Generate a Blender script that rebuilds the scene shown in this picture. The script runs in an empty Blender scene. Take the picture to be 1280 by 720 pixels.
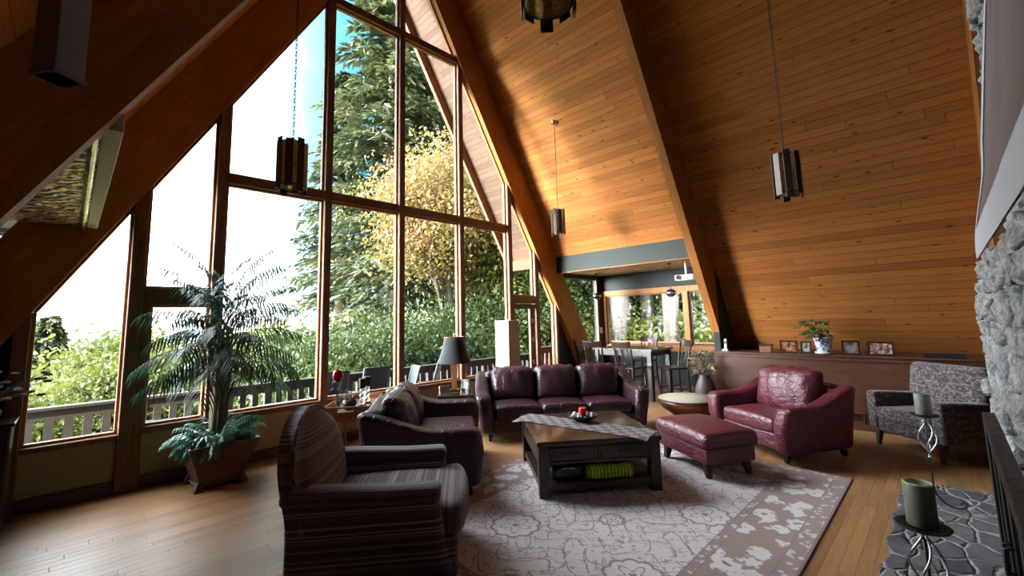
import bpy, math, random
import numpy as np
from mathutils import Matrix, Vector
SC = bpy.context.scene
COL = SC.collection
PI = math.pi
rnd = random.Random(7)
nrs = np.random.RandomState(11)
K60 = math.tan(math.radians(60))

# ------------------------------------------------------------------ mesh builder
class MB:
    def __init__(s):
        s.v = []; s.f = []; s.m = []; s.mi = 0
    def add(s, vs, fs, M=None):
        b = len(s.v)
        for p in vs:
            if M is not None:
                p = M @ Vector(p)
            s.v.append((p[0], p[1], p[2]))
        for f in fs:
            s.f.append(tuple(i + b for i in f)); s.m.append(s.mi)
        return s
    def box(s, x0, x1, y0, y1, z0, z1, M=None):
        vs = [(x0,y0,z0),(x1,y0,z0),(x1,y1,z0),(x0,y1,z0),(x0,y0,z1),(x1,y0,z1),(x1,y1,z1),(x0,y1,z1)]
        fs = [(0,3,2,1),(4,5,6,7),(0,1,5,4),(1,2,6,5),(2,3,7,6),(3,0,4,7)]
        return s.add(vs, fs, M)
    def prism(s, poly, axis, a, b, M=None):
        # poly: list of 2D points; axis 'x': (y,z) ; 'y': (x,z) ; 'z': (x,y)
        n = len(poly)
        def P(p, t):
            return (t,p[0],p[1]) if axis == 'x' else ((p[0],t,p[1]) if axis == 'y' else (p[0],p[1],t))
        vs = [P(p, a) for p in poly] + [P(p, b) for p in poly]
        fs = [tuple(range(n))[::-1], tuple(range(n, 2*n))] + [(i,(i+1)%n,(i+1)%n+n,i+n) for i in range(n)]
        return s.add(vs, fs, M)
    def tube(s, pts, r, n=8, closed=False, cap=True):
        pts = [Vector(p) for p in pts]; m = len(pts)
        rr = r if isinstance(r, (list, tuple)) else [r]*m
        vs = []; fs = []
        up = None
        for i, p in enumerate(pts):
            if closed: t = pts[(i+1)%m] - pts[i-1]
            else: t = pts[min(i+1,m-1)] - pts[max(i-1,0)]
            if t.length < 1e-9: t = Vector((0,0,1))
            t.normalize()
            if up is None:
                a = Vector((0,0,1)) if abs(t.z) < .9 else Vector((1,0,0))
                up = (a - t*a.dot(t)).normalized()
            else:
                up = (up - t*up.dot(t))
                up = up.normalized() if up.length > 1e-6 else t.orthogonal().normalized()
            sd = t.cross(up)
            for k in range(n):
                a = 2*PI*k/n
                vs.append(p + (up*math.cos(a) + sd*math.sin(a))*rr[i])
        for i in range(m if closed else m-1):
            j = (i+1) % m
            for k in range(n):
                fs.append((i*n+k, i*n+(k+1)%n, j*n+(k+1)%n, j*n+k))
        if cap and not closed:
            fs.append(tuple(range(n))[::-1]); fs.append(tuple((m-1)*n+k for k in range(n)))
        return s.add(vs, fs)
    def lathe(s, prof, n=24, c=(0,0,0), M=None):
        # prof: (r,z) from bottom to top
        vs = []; fs = []
        for (r, z) in prof:
            for k in range(n):
                a = 2*PI*k/n
                vs.append((c[0]+r*math.cos(a), c[1]+r*math.sin(a), c[2]+z))
        m = len(prof)
        for i in range(m-1):
            for k in range(n):
                fs.append((i*n+k, i*n+(k+1)%n, (i+1)*n+(k+1)%n, (i+1)*n+k))
        if prof[0][0] > 1e-5: fs.append(tuple(range(n))[::-1])
        if prof[-1][0] > 1e-5: fs.append(tuple((m-1)*n+k for k in range(n)))
        return s.add(vs, fs, M)
    def ball(s, c, r, n=12, sq=(1,1,1)):
        m = n//2
        return s.add([(c[0]+r*sq[0]*math.sin(PI*i/m)*math.cos(2*PI*k/n), c[1]+r*sq[1]*math.sin(PI*i/m)*math.sin(2*PI*k/n), c[2]-r*sq[2]*math.cos(PI*i/m)) for i in range(m+1) for k in range(n)],
                     [(i*n+k, i*n+(k+1)%n, (i+1)*n+(k+1)%n, (i+1)*n+k) for i in range(m) for k in range(n)])
    def rbox(s, x0, x1, y0, y1, z0, z1, r=.03, k=3, fn=None, M=None):
        # rounded box, k inner segments per axis, fn(p)->p deforms it
        c = ((x0+x1)/2, (y0+y1)/2, (z0+z1)/2); h = ((x1-x0)/2, (y1-y0)/2, (z1-z0)/2)
        r = min(r, min(h)*.98)
        ks = k if isinstance(k, (list, tuple)) else (k,k,k)
        ax = []
        for i in range(3):
            inn = h[i]-r
            e = [inn + r*q for q in (.27,.58,1.)]
            mid = [-inn + 2*inn*j/ks[i] for j in range(ks[i]+1)]
            ax.append([-q for q in e[::-1]] + mid + e)
        idx = {}; vs = []; fs = []
        def V(p):
            q = [max(-(h[i]-r), min(h[i]-r, p[i])) for i in range(3)]
            d = [p[i]-q[i] for i in range(3)]
            l = math.sqrt(sum(t*t for t in d))
            if l > 0: p = [q[i]+r*d[i]/l for i in range(3)]
            key = tuple(round(t, 5) for t in p)
            if key not in idx:
                idx[key] = len(vs)
                w = [p[i]+c[i] for i in range(3)]
                vs.append(fn(w) if fn else w)
            return idx[key]
        for a in range(3):
            b, d = (a+1) % 3, (a+2) % 3
            for sg in (-1, 1):
                for i in range(len(ax[b])-1):
                    for j in range(len(ax[d])-1):
                        q = []
                        for (ii, jj) in ((i,j),(i+1,j),(i+1,j+1),(i,j+1)):
                            p = [0,0,0]; p[a] = sg*h[a]; p[b] = ax[b][ii]; p[d] = ax[d][jj]
                            t = V(p)
                            if t not in q: q.append(t)
                        if len(q) > 2: fs.append(tuple(q) if sg > 0 else tuple(q[::-1]))
        return s.add(vs, fs, M)
    def build(s, name, mat, parent=None, smooth=False, bevel=0, loc=None, rot=0, seg=2, auto=None):
        me = bpy.data.meshes.new(name)
        me.from_pydata(s.v, [], s.f)
        for m in (mat if isinstance(mat, (list, tuple)) else [mat]): me.materials.append(m)
        if any(s.m): me.polygons.foreach_set('material_index', s.m)
        if smooth: me.polygons.foreach_set('use_smooth', [True]*len(s.f))
        if auto: me.set_sharp_from_angle(angle=math.radians(auto))
        me.update()
        o = bpy.data.objects.new(name, me); COL.objects.link(o)
        if parent: o.parent = parent
        if loc: o.location = loc
        o.rotation_euler.z = rot
        if bevel:
            b = o.modifiers.new('bevel', 'BEVEL'); b.width = bevel; b.segments = seg; b.limit_method = 'ANGLE'; b.angle_limit = math.radians(40)
        return o

def np_mesh(name, V, F4, mat, parent=None, smooth=False, mi=None):
    # V (n,3), F4 (m,4) quads
    me = bpy.data.meshes.new(name)
    V = np.asarray(V, np.float32); F4 = np.asarray(F4, np.int32)
    me.vertices.add(len(V)); me.vertices.foreach_set('co', V.ravel())
    me.loops.add(F4.size); me.loops.foreach_set('vertex_index', F4.ravel())
    me.polygons.add(len(F4)); me.polygons.foreach_set('loop_start', np.arange(0, F4.size, 4, dtype=np.int32))
    for m in (mat if isinstance(mat, (list, tuple)) else [mat]): me.materials.append(m)
    if mi is not None: me.polygons.foreach_set('material_index', np.asarray(mi, np.int32))
    if smooth: me.polygons.foreach_set('use_smooth', np.ones(len(F4), bool))
    me.update(calc_edges=True)
    o = bpy.data.objects.new(name, me); COL.objects.link(o)
    if parent: o.parent = parent
    return o

def tag(o, label=None, cat=None, group=None, kind=None):
    if label: o['label'] = label
    if cat: o['category'] = cat
    if group: o['group'] = group
    if kind: o['kind'] = kind
    return o
def thing(name, label, cat, loc=(0,0,0), rot=0, group=None):
    o = bpy.data.objects.new(name, None); COL.objects.link(o)
    o.empty_display_size = .2
    o.location = loc; o.rotation_euler = (0,0,rot)
    return tag(o, label, cat, group)
def struct(o):
    o['kind'] = 'structure'; return o
def dup(root, loc=None, rot=None, label=None, group=None, scale=None):
    kids = {}
    for o in COL.objects:
        if o.parent: kids.setdefault(o.parent, []).append(o)
    def cp(o, par):
        c = o.copy(); COL.objects.link(c)
        if par:
            c.parent = par
        for ch in kids.get(o, []): cp(ch, c)
        return c
    r = cp(root, None)
    if loc is not None: r.location = loc
    if rot is not None: r.rotation_euler = (0,0,rot)
    if scale: r.scale = scale if isinstance(scale, (tuple, list)) else (scale,)*3
    if label: r['label'] = label
    if group: r['group'] = group
    return r

# ------------------------------------------------------------------ materials
class G:
    def __init__(s, name):
        s.mat = bpy.data.materials.new(name); s.mat.use_nodes = True
        s.t = s.mat.node_tree; s.t.nodes.clear()
        s.out = s.t.nodes.new('ShaderNodeOutputMaterial')
        s.tc = None
    def n(s, typ, props=None, **inp):
        nd = s.t.nodes.new('ShaderNode'+typ)
        for k, v in (props or {}).items(): setattr(nd, k, v)
        for k, v in inp.items():
            key = int(k[1:]) if k[0] == 'i' and k[1:].isdigit() else k.replace('_', ' ')
            s.set(nd.inputs[key], v)
        return nd
    def set(s, sock, v):
        if isinstance(v, bpy.types.NodeSocket): s.t.links.new(v, sock)
        elif isinstance(v, bpy.types.Node): s.t.links.new(v.outputs[0], sock)
        else:
            if isinstance(v, (tuple, list)) and sock.type == 'RGBA' and len(v) == 3: v = (*v, 1)
            sock.default_value = v
    def co(s, kind='Object'):
        if s.tc is None: s.tc = s.t.nodes.new('ShaderNodeTexCoord')
        return s.tc.outputs[kind]
    def map(s, scale=(1,1,1), loc=(0,0,0), rot=(0,0,0), v=None):
        return s.n('Mapping', None, Vector=v if v is not None else s.co(), Location=loc, Rotation=rot, Scale=scale).outputs[0]
    def xyz(s, v=None):
        return s.n('SeparateXYZ', None, i0=v if v is not None else s.co()).outputs
    def cxyz(s, x, y, z=0.):
        return s.n('CombineXYZ', None, i0=x, i1=y, i2=z).outputs[0]
    def m(s, op, a, b=0., c=0., clamp=False):
        nd = s.n('Math', {'operation': op, 'use_clamp': clamp}, i0=a, i1=b)
        if op in ('MULTIPLY_ADD','COMPARE','SMOOTH_MIN','WRAP'): s.set(nd.inputs[2], c)
        return nd.outputs[0]
    def noise(s, v=None, scale=5., detail=3., rough=.5, dist=0.):
        return s.n('TexNoise', None, Vector=v if v is not None else s.co(), Scale=scale, Detail=detail, Roughness=rough, Distortion=dist).outputs
    def vor(s, v=None, scale=5., feat='F1', rand=1.):
        return s.n('TexVoronoi', {'feature': feat}, Vector=v if v is not None else s.co(), Scale=scale, Randomness=rand).outputs
    def white(s, v):
        return s.n('TexWhiteNoise', {'noise_dimensions': '3D'}, Vector=v).outputs
    def ramp(s, f, stops, interp='LINEAR'):
        nd = s.n('ValToRGB', None, Fac=f); cr = nd.color_ramp; cr.interpolation = interp
        while len(cr.elements) < len(stops): cr.elements.new(.5)
        for e, (p, c) in zip(cr.elements, stops):
            e.position = p; e.color = (*c, 1) if len(c) == 3 else c
        return nd.outputs[0]
    def mix(s, f, a, b, mode='MIX'):
        nd = s.n('Mix', {'data_type': 'RGBA', 'blend_type': mode}, i0=f, i6=a, i7=b)
        return nd.outputs[2]
    def mr(s, v, a, b, c=0., d=1.):
        return s.n('MapRange', None, Value=v, From_Min=a, From_Max=b, To_Min=c, To_Max=d).outputs[0]
    def bump(s, h, strength=.3, dist=.01):
        return s.n('Bump', None, Strength=strength, Distance=dist, Height=h).outputs[0]
    def done(s, color, rough=.6, bump=None, **kw):
        b = s.n('BsdfPrincipled', None, Base_Color=color, Roughness=rough)
        if bump is not None: s.set(b.inputs['Normal'], bump)
        for k, v in kw.items(): s.set(b.inputs[k.replace('_', ' ')], v)
        s.t.links.new(b.outputs[0], s.out.inputs[0]); s.bsdf = b
        return s.mat

def plain(name, c, rough=.6, var=.15, scale=12, bump=.1, **kw):
    g = G(name)
    nz = g.noise(scale=scale, detail=4)
    col = g.mix(nz[0], tuple(x*(1-var) for x in c), tuple(min(1, x*(1+var)) for x in c))
    return g.done(col, rough, g.bump(nz[0], bump, .005) if bump else None, **kw)

def m_planks(name, light, dark, bw=.135, length=2.6, along='x', rough=.4, knots=True, groove=.05, spec=.5, gl=.35):
    g = G(name)
    X, Y, Z = g.xyz()
    if along == 'y': X, Y = Y, X
    if along == 'z': X, Y = Z, g.m('ADD', X, Y)
    r = g.m('DIVIDE', Y, bw); row = g.m('FLOOR', r); fr = g.m('FRACT', r)
    wr = g.white(g.cxyz(row, 3.3, 1.7))[0]
    xs = g.m('ADD', g.m('DIVIDE', X, length), g.m('MULTIPLY', wr, 7.3)); seg = g.m('FLOOR', xs); fx = g.m('FRACT', xs)
    w2 = g.white(g.cxyz(row, seg, 9.1))
    off = g.m('MULTIPLY', w2[0], 40.)
    gv = g.cxyz(g.m('MULTIPLY_ADD', X, 1.3, off), g.m('MULTIPLY', Y, 26.), off)
    gr = g.noise(gv, 1.6, 5., .6, 1.2)[0]
    base = g.mix(g.mr(gr, .3, .75), light, dark)
    hs = g.n('HueSaturation', None, Hue=g.mr(w2[0], 0, 1, .496, .504), Saturation=1., Value=g.mr(g.white(g.cxyz(seg, row, 4.))[0], 0, 1, .80, 1.15), Fac=1., Color=base).outputs[0]
    col = hs
    if knots:
        kv = g.vor(g.cxyz(g.m('MULTIPLY_ADD', X, 4.2, off), g.m('MULTIPLY', Y, 9.5), 0.), 1.)
        keep = g.m('GREATER_THAN', g.white(kv[1])[0], .5)
        kn = g.m('MULTIPLY', g.mr(kv[0], .07, .19, 1, 0), keep)
        col = g.mix(g.m('MULTIPLY', kn, .85), col, tuple(x*.22 for x in dark))
    ed = g.m('MINIMUM', fr, g.m('SUBTRACT', 1., fr))
    ex = g.m('MULTIPLY', g.m('MINIMUM', fx, g.m('SUBTRACT', 1., fx)), length/bw)
    e = g.m('MINIMUM', ed, ex)
    gm = g.mr(e, 0., groove, 1, 0)
    col = g.mix(g.m('MULTIPLY', gm, 1-gl), col, tuple(x*.15 for x in dark))
    h = g.m('SUBTRACT', g.m('MULTIPLY', gr, .15), gm)
    g.done(col, g.mr(gr, .2, .8, rough*.85, rough*1.2), g.bump(h, .5, .006))
    g.bsdf.inputs['Specular IOR Level'].default_value = spec
    return g.mat

def m_wood(name, light, dark, axis='x', rough=.45, scale=1., coat=0., spec=.4):
    g = G(name)
    sc = {'x': (1.2,14,14), 'y': (14,1.2,14), 'z': (14,14,1.2)}[axis]
    nz = g.noise(g.map(tuple(q*scale for q in sc)), 1.5, 5., .6, 1.)[0]
    big = g.noise(g.map((.8,.8,.8)), 2., 2.)[0]
    col = g.mix(g.mr(nz, .3, .72), light, dark)
    col = g.mix(g.mr(big, .35, .7, 0, .35), col, tuple(x*.6 for x in dark))
    return g.done(col, rough, g.bump(nz, .12, .004), Coat_Weight=coat, Coat_Roughness=.12, Specular_IOR_Level=spec)

def m_leather(name, c, c2, rough=.36):
    g = G(name)
    big = g.noise(scale=3., detail=4)[0]
    cr = g.vor(g.n('Vector'+'Math', {'operation':'ADD'}, i0=g.co(), i1=g.n('VectorMath', {'operation':'SCALE'}, i0=g.noise(scale=6.)[1], Scale=.12).outputs[0]).outputs[0], 9., 'DISTANCE_TO_EDGE')[0]
    fine = g.vor(scale=140.)[0]
    wr = g.noise(g.map((1,1,2.2)), 7., 3., .5, 1.5)[0]
    col = g.mix(g.mr(big, .3, .7), c, c2)
    h = g.m('ADD', g.m('MULTIPLY', wr, 1.), g.m('ADD', g.m('MULTIPLY', g.mr(cr, 0, .06), .25), g.m('MULTIPLY', fine, .05)))
    return g.done(col, g.mr(big, .3, .7, rough*.85, rough*1.25), g.bump(h, .55, .02))

def m_fabric(name, c, c2, sc=60, rough=.9):
    g = G(name)
    nz = g.noise(scale=sc, detail=3)[0]
    return g.done(g.mix(g.mr(nz, .35, .65), c, c2), rough, g.bump(nz, .4, .003), Sheen_Weight=.2)

def m_stripe(name, coord):
    g = G(name)
    X, Y, Z = g.xyz()
    t = {'x': X, 'y': Y, 'z': Z, 'yz': g.m('ADD', Y, Z), 'xz': g.m('ADD', X, Z)}[coord]
    t = g.m('ADD', t, g.m('MULTIPLY', g.noise(scale=9.)[0], .006))
    w = g.white(g.cxyz(g.m('FLOOR', g.m('MULTIPLY', t, 95.)), 1., 2.))[0]
    w2 = g.noise(g.cxyz(g.m('MULTIPLY', t, 30.), 0., 0.), 1., 2.)[0]
    col = g.ramp(g.m('ADD', g.m('MULTIPLY', w, .6), g.m('MULTIPLY', w2, .4)), [(.0,(.022,.014,.02)),(.30,(.07,.036,.045)),(.40,(.24,.17,.16)),(.46,(.05,.026,.036)),(.56,(.14,.075,.085)),(.63,(.36,.26,.24)),(.70,(.045,.024,.034)),(.80,(.22,.14,.14))], 'CONSTANT')
    fz = g.noise(scale=180., detail=2)[0]
    return g.done(g.mix(g.m('MULTIPLY', fz, .5), col, (.03,.018,.022)), .85, g.bump(g.m('ADD', fz, w), .25, .003), Sheen_Weight=.25)

def m_metal(name, c, rough=.35, metal=1.):
    g = G(name)
    nz = g.noise(scale=30., detail=3)[0]
    return g.done(g.mix(nz, tuple(x*.8 for x in c), c), g.mr(nz, .3, .7, rough*.8, rough*1.2), g.bump(nz, .08, .003), Metallic=metal)

def m_glass(name, tint=(1,1,1), gloss=1.):
    g = G(name)
    tr = g.n('BsdfTransparent', None, Color=tint)
    gl = g.n('BsdfGlossy', None, Color=(1,1,1), Roughness=.02)
    ge = g.n('NewGeometry')
    dt = g.m('ABSOLUTE', g.n('VectorMath', {'operation':'DOT_PRODUCT'}, i0=ge.outputs['Incoming'], i1=ge.outputs['Normal']).outputs[1])
    fr = g.m('MULTIPLY_ADD', g.m('POWER', g.m('SUBTRACT', 1., dt), 5.), .96, .04)
    mx = g.n('MixShader', None, i0=g.m('MULTIPLY', fr, gloss*.22, 0, True), i1=tr.outputs[0], i2=gl.outputs[0])
    g.t.links.new(mx.outputs[0], g.out.inputs[0])
    return g.mat

def m_leaf(name, stops, scale=.6, trans=.35, rough=.55):
    # leaf colour varies from clump to clump and leaf to leaf; leaves let some light through
    g = G(name)
    w = g.n('ObjectInfo').outputs['Random']
    nz = g.noise(scale=scale, detail=2)[0]
    fine = g.noise(scale=scale*14, detail=1)[0]
    f = g.m('ADD', g.m('MULTIPLY', nz, .55), g.m('MULTIPLY', fine, .45))
    col = g.ramp(g.mr(f, .3, .7), stops)
    d = g.n('BsdfPrincipled', None, Base_Color=col, Roughness=rough)
    t = g.n('BsdfTranslucent', None, Color=g.mix(.5, col, (.5,.5,.05), 'MULTIPLY'))
    t = g.n('BsdfTranslucent', None, Color=col)
    mx = g.n('MixShader', None, i0=trans, i1=d.outputs[0], i2=t.outputs[0])
    g.t.links.new(mx.outputs[0], g.out.inputs[0])
    return g.mat

def m_bark(name, c=(.16,.12,.09)):
    g = G(name)
    nz = g.noise(g.map((9,9,1.5)), 2., 5., .65, 1.)[0]
    return g.done(g.ramp(nz, [(.3, tuple(x*.4 for x in c)), (.7, tuple(x*1.5 for x in c))]), .9, g.bump(nz, .8, .03))

M = {}
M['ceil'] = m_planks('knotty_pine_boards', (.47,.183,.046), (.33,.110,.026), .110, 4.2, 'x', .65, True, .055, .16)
M['soffit'] = m_planks('darkened_weathered_soffit', (.115,.066,.042), (.08,.045,.028), .110, 4.2, 'x', .7, True, .055, .16)  # weathered tone, darkened further because the overhang came out too bright
M['floor'] = m_planks('oak_floor_boards', (.34,.178,.078), (.235,.112,.047), .083, 1.3, 'x', .42, False, .03, .5, .55)
M['beam'] = m_wood('rafter_timber', (.42,.17,.045), (.27,.10,.026), 'y', .7, 1., 0., .15)
M['frame'] = m_wood('window_frame_wood', (.22,.115,.07), (.13,.068,.042), 'z', .6, 1., 0., .15)
M['framelt'] = m_wood('honey_frame_wood', (.34,.16,.062), (.22,.095,.037), 'z', .6, 1., 0., .15)
M['panelw'] = m_wood('knee_wall_panel', (.12,.046,.024), (.08,.029,.016), 'y', .4)
M['tan'] = plain('olive_tan_wall', (.30,.255,.16), .85, .08, 20, .05)
M['green'] = plain('dark_green_wall', (.013,.017,.0135), .8, .1, 20, .05)
M['greenlt'] = plain('grey_green_header', (.020,.025,.0185), .75, .08, 20, .05)
M['base'] = m_wood('dark_baseboard', (.10,.05,.03), (.06,.03,.02), 'x', .4)
M['dark'] = m_wood('dark_espresso_wood', (.035,.018,.013), (.018,.009,.007), 'x', .28)
M['darktop'] = m_wood('polished_espresso_wood', (.065,.03,.016), (.03,.014,.009), 'x', .2, 1., .25)
M['lealdk'] = m_leather('aubergine_leather', (.027,.0075,.0135), (.04,.011,.018), .33)
M['learedo'] = m_leather('burgundy_leather', (.082,.011,.019), (.115,.018,.027), .36)
M['legdk'] = m_wood('dark_furniture_leg', (.05,.022,.013), (.025,.011,.008), 'z', .35)
M['iron'] = m_metal('black_iron', (.03,.028,.027), .5, .6)
M['steel'] = m_metal('brushed_steel', (.55,.55,.56), .3)
M['brass'] = m_metal('aged_brass', (.6,.5,.3), .3)
M['black'] = plain('black_plastic', (.012,.012,.013), .45, .1, 20, .03)
M['white'] = plain('white_plastic', (.75,.74,.72), .4, .04, 20, .02)
M['cream'] = plain('cream_paint', (.42,.37,.27), .6, .06, 20, .03)
M['glass'] = m_glass('window_glass', (.985,.99,.985), .1)
M['bark'] = m_bark('tree_bark')
M['deck'] = m_planks('weathered_deck_boards', (.10,.09,.08), (.065,.058,.05), .14, 3.5, 'x', .8, False, .05)
M['rail'] = m_wood('weathered_railing_wood', (.05,.04,.034), (.03,.025,.022), 'x', .8)
# ------------------------------------------------------------------ the A-frame shell
XA = 3.65; ZI = 8.6; ZS = 9.70; YG = 6.18
L = lambda x: ZI - K60*(XA-x)
Rr = lambda x: ZI - K60*(x-XA)
MR = Matrix(((0,.5,-.8660254,XA),(1,0,0,0),(0,-.8660254,-.5,ZS),(0,0,0,1)))
ML = Matrix(((0,-.5,-.8660254,XA),(1,0,0,0),(0,-.8660254,.5,ZS),(0,0,0,1)))
def slab(name, Mt, y0, y1, s0, s1, n0, n1, mat):
    b = MB(); b.box(y0, y1, s0, s1, n0, n1)
    o = b.build(name, mat); o.matrix_world = Mt; o.matrix_basis = Mt
    return struct(o)
s_of = lambda z: (ZS-z)/.8660254
slab('ceiling', MR, -3.75, 6.19, 0, s_of(2.95), -.28, 0, M['ceil'])
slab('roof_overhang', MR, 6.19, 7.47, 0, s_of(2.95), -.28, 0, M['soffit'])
slab('ceiling', MR, -3.75, 2.93, s_of(2.95), s_of(.6), -.28, 0, M['ceil'])
slab('ceiling', ML, -3.75, 6.19, 0, s_of(3.3), 0, .28, M['ceil'])
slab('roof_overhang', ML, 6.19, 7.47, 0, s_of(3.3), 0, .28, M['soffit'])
slab('ceiling', ML, -3.75, 2.93, s_of(3.3), s_of(.6), 0, .28, M['ceil'])
# timber fascia along the outer edge of the overhang
slab('trim_1', MR, 7.42, 7.50, .2, s_of(2.9), 0, .16, M['frame'])
slab('trim_2', ML, 7.42, 7.50, .2, s_of(3.2), -.16, 0, M['frame'])
slab('trim_3', MR, 6.30, 7.47, s_of(3.06), s_of(2.86), 0, .14, M['frame'])
# rafters
dp = (ZS-ZI)*.5
for i, (y0, y1) in enumerate(((6.05,6.18),(2.80,2.93),(-.58,-.45))):
    slab('beam', MR, y0, y1, 1.0, 11.3 if i == 0 else s_of(.75), 0, dp, M['beam'])
    slab('beam', ML, y0, y1, 1.0, 11.3 if i == 0 else s_of(.75), -(dp if i != 1 else (ZS-8.86)*.5), 0, M['beam'])
b = MB().box(-2.4, 9.7, -3.8, 6.30, -.4, 0); fl = struct(b.build('floor', M['floor']))

def inset(poly, w):
    n = len(poly); area = sum(poly[i][0]*poly[(i+1)%n][1]-poly[(i+1)%n][0]*poly[i][1] for i in range(n))
    sg = 1 if area > 0 else -1
    ls = []
    for i in range(n):
        p, q = poly[i], poly[(i+1)%n]; dx, dz = q[0]-p[0], q[1]-p[1]; l = math.hypot(dx, dz)
        nx, nz = -dz/l*sg, dx/l*sg
        ls.append((nx, nz, nx*p[0]+nz*p[1]+w))
    out = []
    for i in range(n):
        a, b2 = ls[i-1], ls[i]; D = a[0]*b2[1]-a[1]*b2[0]
        out.append(((a[2]*b2[1]-a[1]*b2[2])/D, (a[0]*b2[2]-a[2]*b2[0])/D))
    return out
def ring(mb, po, w, axis, a, b2):
    pi = inset(po, w); n = len(po)
    for i in range(n):
        j = (i+1) % n
        mb.prism([po[i], po[j], pi[j], pi[i]], axis, a, b2)
wn = [0]
def pane(poly, axis='y', at=YG+.005, fmat='framelt', fw=.028, d=.03, out=1):
    wn[0] += 1
    g = MB(); g.prism(poly, axis, at, at+.008*out)
    o = struct(g.build('window_%d' % wn[0], M['glass']))
    f = MB(); ring(f, poly, fw, axis, at-d*out, at+d*out)
    f.build('window_frame', M[fmat], o, bevel=.004, seg=1)
    return o
A0, A1 = .41, .60
pane([(-.26,.58),(A0,.58),(A0,L(A0)),(-.26,L(-.26))])
pane([(A1,.62),(1.14,.62),(1.14,1.90),(A1,1.90)])
pane([(.53,2.08),(1.14,2.08),(1.14,L(1.14)),(.53,L(.53))])
pane([(1.25,.62),(2.43,.62),(2.43,3.40),(1.25,3.40)])
pane([(1.25,3.52),(2.43,3.52),(2.43,L(2.43)),(1.25,L(1.25))])
pane([(2.53,.62),(3.62,.62),(3.62,3.40),(2.53,3.40)])
pane([(2.53,3.52),(3.62,3.52),(3.62,6.48),(2.53,6.48)])
pane([(2.53,6.60),(3.62,6.60),(3.62,L(3.62)),(2.53,L(2.53))])
pane([(3.72,.62),(4.85,.62),(4.85,3.40),(3.72,3.40)])
pane([(3.72,3.52),(4.85,3.52),(4.85,6.48),(3.72,6.48)])
pane([(3.72,6.60),(4.80,6.60),(3.72,Rr(3.72))])
pane([(4.95,.62),(6.08,.62),(6.08,3.40),(4.95,3.40)])
pane([(4.95,3.52),(6.08,3.52),(6.08,Rr(6.08)),(4.95,Rr(4.95))])
pane([(6.19,2.10),(6.85,2.10),(6.85,Rr(6.85)),(6.19,Rr(6.19))])
pane([(6.97,.10),(7.50,.10),(7.50,Rr(7.50)),(6.97,Rr(6.97))])
pane([(8.42,.90),(9.25,.90),(9.25,2.57),(7.68,2.57),(7.68,2.2)], fmat='frame')
pane([(-.62,2.2),(-.40,2.2),(-.40,2.57),(-.62,2.57)], fmat='frame')
tn = [3]
def trim(mb, mat='frame', bevel=.006):
    tn[0] += 1
    return struct(mb.build('trim_%d' % tn[0], M[mat], bevel=bevel, seg=1))
F0, F1 = 6.09, 6.215
def post(x0, x1, z0, top):
    trim(MB().prism([(x0,z0),(x1,z0),(x1,top(x1)+.03),(x0,top(x0)+.03)], 'y', F0, F1))
ft = lambda z: (lambda x: z-.03)
post(-.37, -.26, 0, L); post(A0, .53, 0, L); post(.53, A1, 0, ft(1.98)); post(1.14, 1.25, .57, L)
post(2.43, 2.53, 0, L); post(3.62, 3.72, 0, ft(8.5)); post(4.85, 4.95, 0, Rr); post(6.08, 6.19, 0, Rr)
post(6.85, 6.97, 0, Rr); post(7.50, 7.58, 0, Rr)
def rail(x0, x1, z0, z1, mat='frame'):
    trim(MB().box(x0, x1, F0+.01, F1-.01, z0, z1), mat)
rail(.53, 1.14, 1.90, 2.08)
rail(1.25, 2.43, 3.40, 3.52); rail(2.53, 3.62, 3.40, 3.52); rail(3.72, 4.85, 3.40, 3.52); rail(4.95, 6.08, 3.40, 3.52)
rail(2.53, 3.62, 6.48, 6.60); rail(3.72, 4.85, 6.48, 6.60); rail(6.19, 6.85, 1.95, 2.10)
rail(-.26, A0, .53, .58)
for x0, x1 in ((A1,1.14),(1.25,2.43),(2.53,3.62),(3.72,4.85),(4.95,6.08)): rail(x0, x1, .55, .62)
trim(MB().box(6.97, 7.50, F0, F1, 0, .10))
for i, (x0, x1) in enumerate(((-.26,A0),(A1,2.43),(2.53,3.62),(3.72,4.85),(4.95,6.08))):
    z = .53 if i == 0 else .55
    struct(MB().box(x0, x1, YG-.02, 6.28, 0, z).build('wall_front', M['tan']))
    struct(MB().box(x0, x1, YG-.045, YG-.02, 0, .13).build('baseboard_front', M['base'], bevel=.008, seg=1))
# green end walls of the two alcoves, left and right of the gable glass
w = MB(); w.box(7.58, 9.6, YG, 6.28, 0, .9); w.box(9.25, 9.6, YG, 6.28, .9, 2.75); w.box(7.58, 9.25, YG, 6.28, 2.57, 2.75)
w.prism([(7.58,.9),(8.42,.9),(7.68,2.2),(7.68,2.57),(7.58,2.57)], 'y', YG, 6.28); struct(w.build('wall_alcove_right', M['green']))
w = MB(); w.box(-2.3, -.37, YG, 6.28, 0, .9); w.box(-2.3, -.62, YG, 6.28, .9, 2.75); w.box(-.62, -.37, YG, 6.28, 2.57, 2.75); w.box(-.62, -.37, YG, 6.28, .9, 2.2)
w.box(-.40,-.37,YG,6.28,2.2,2.57); struct(w.build('wall_alcove_left', M['green']))
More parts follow.
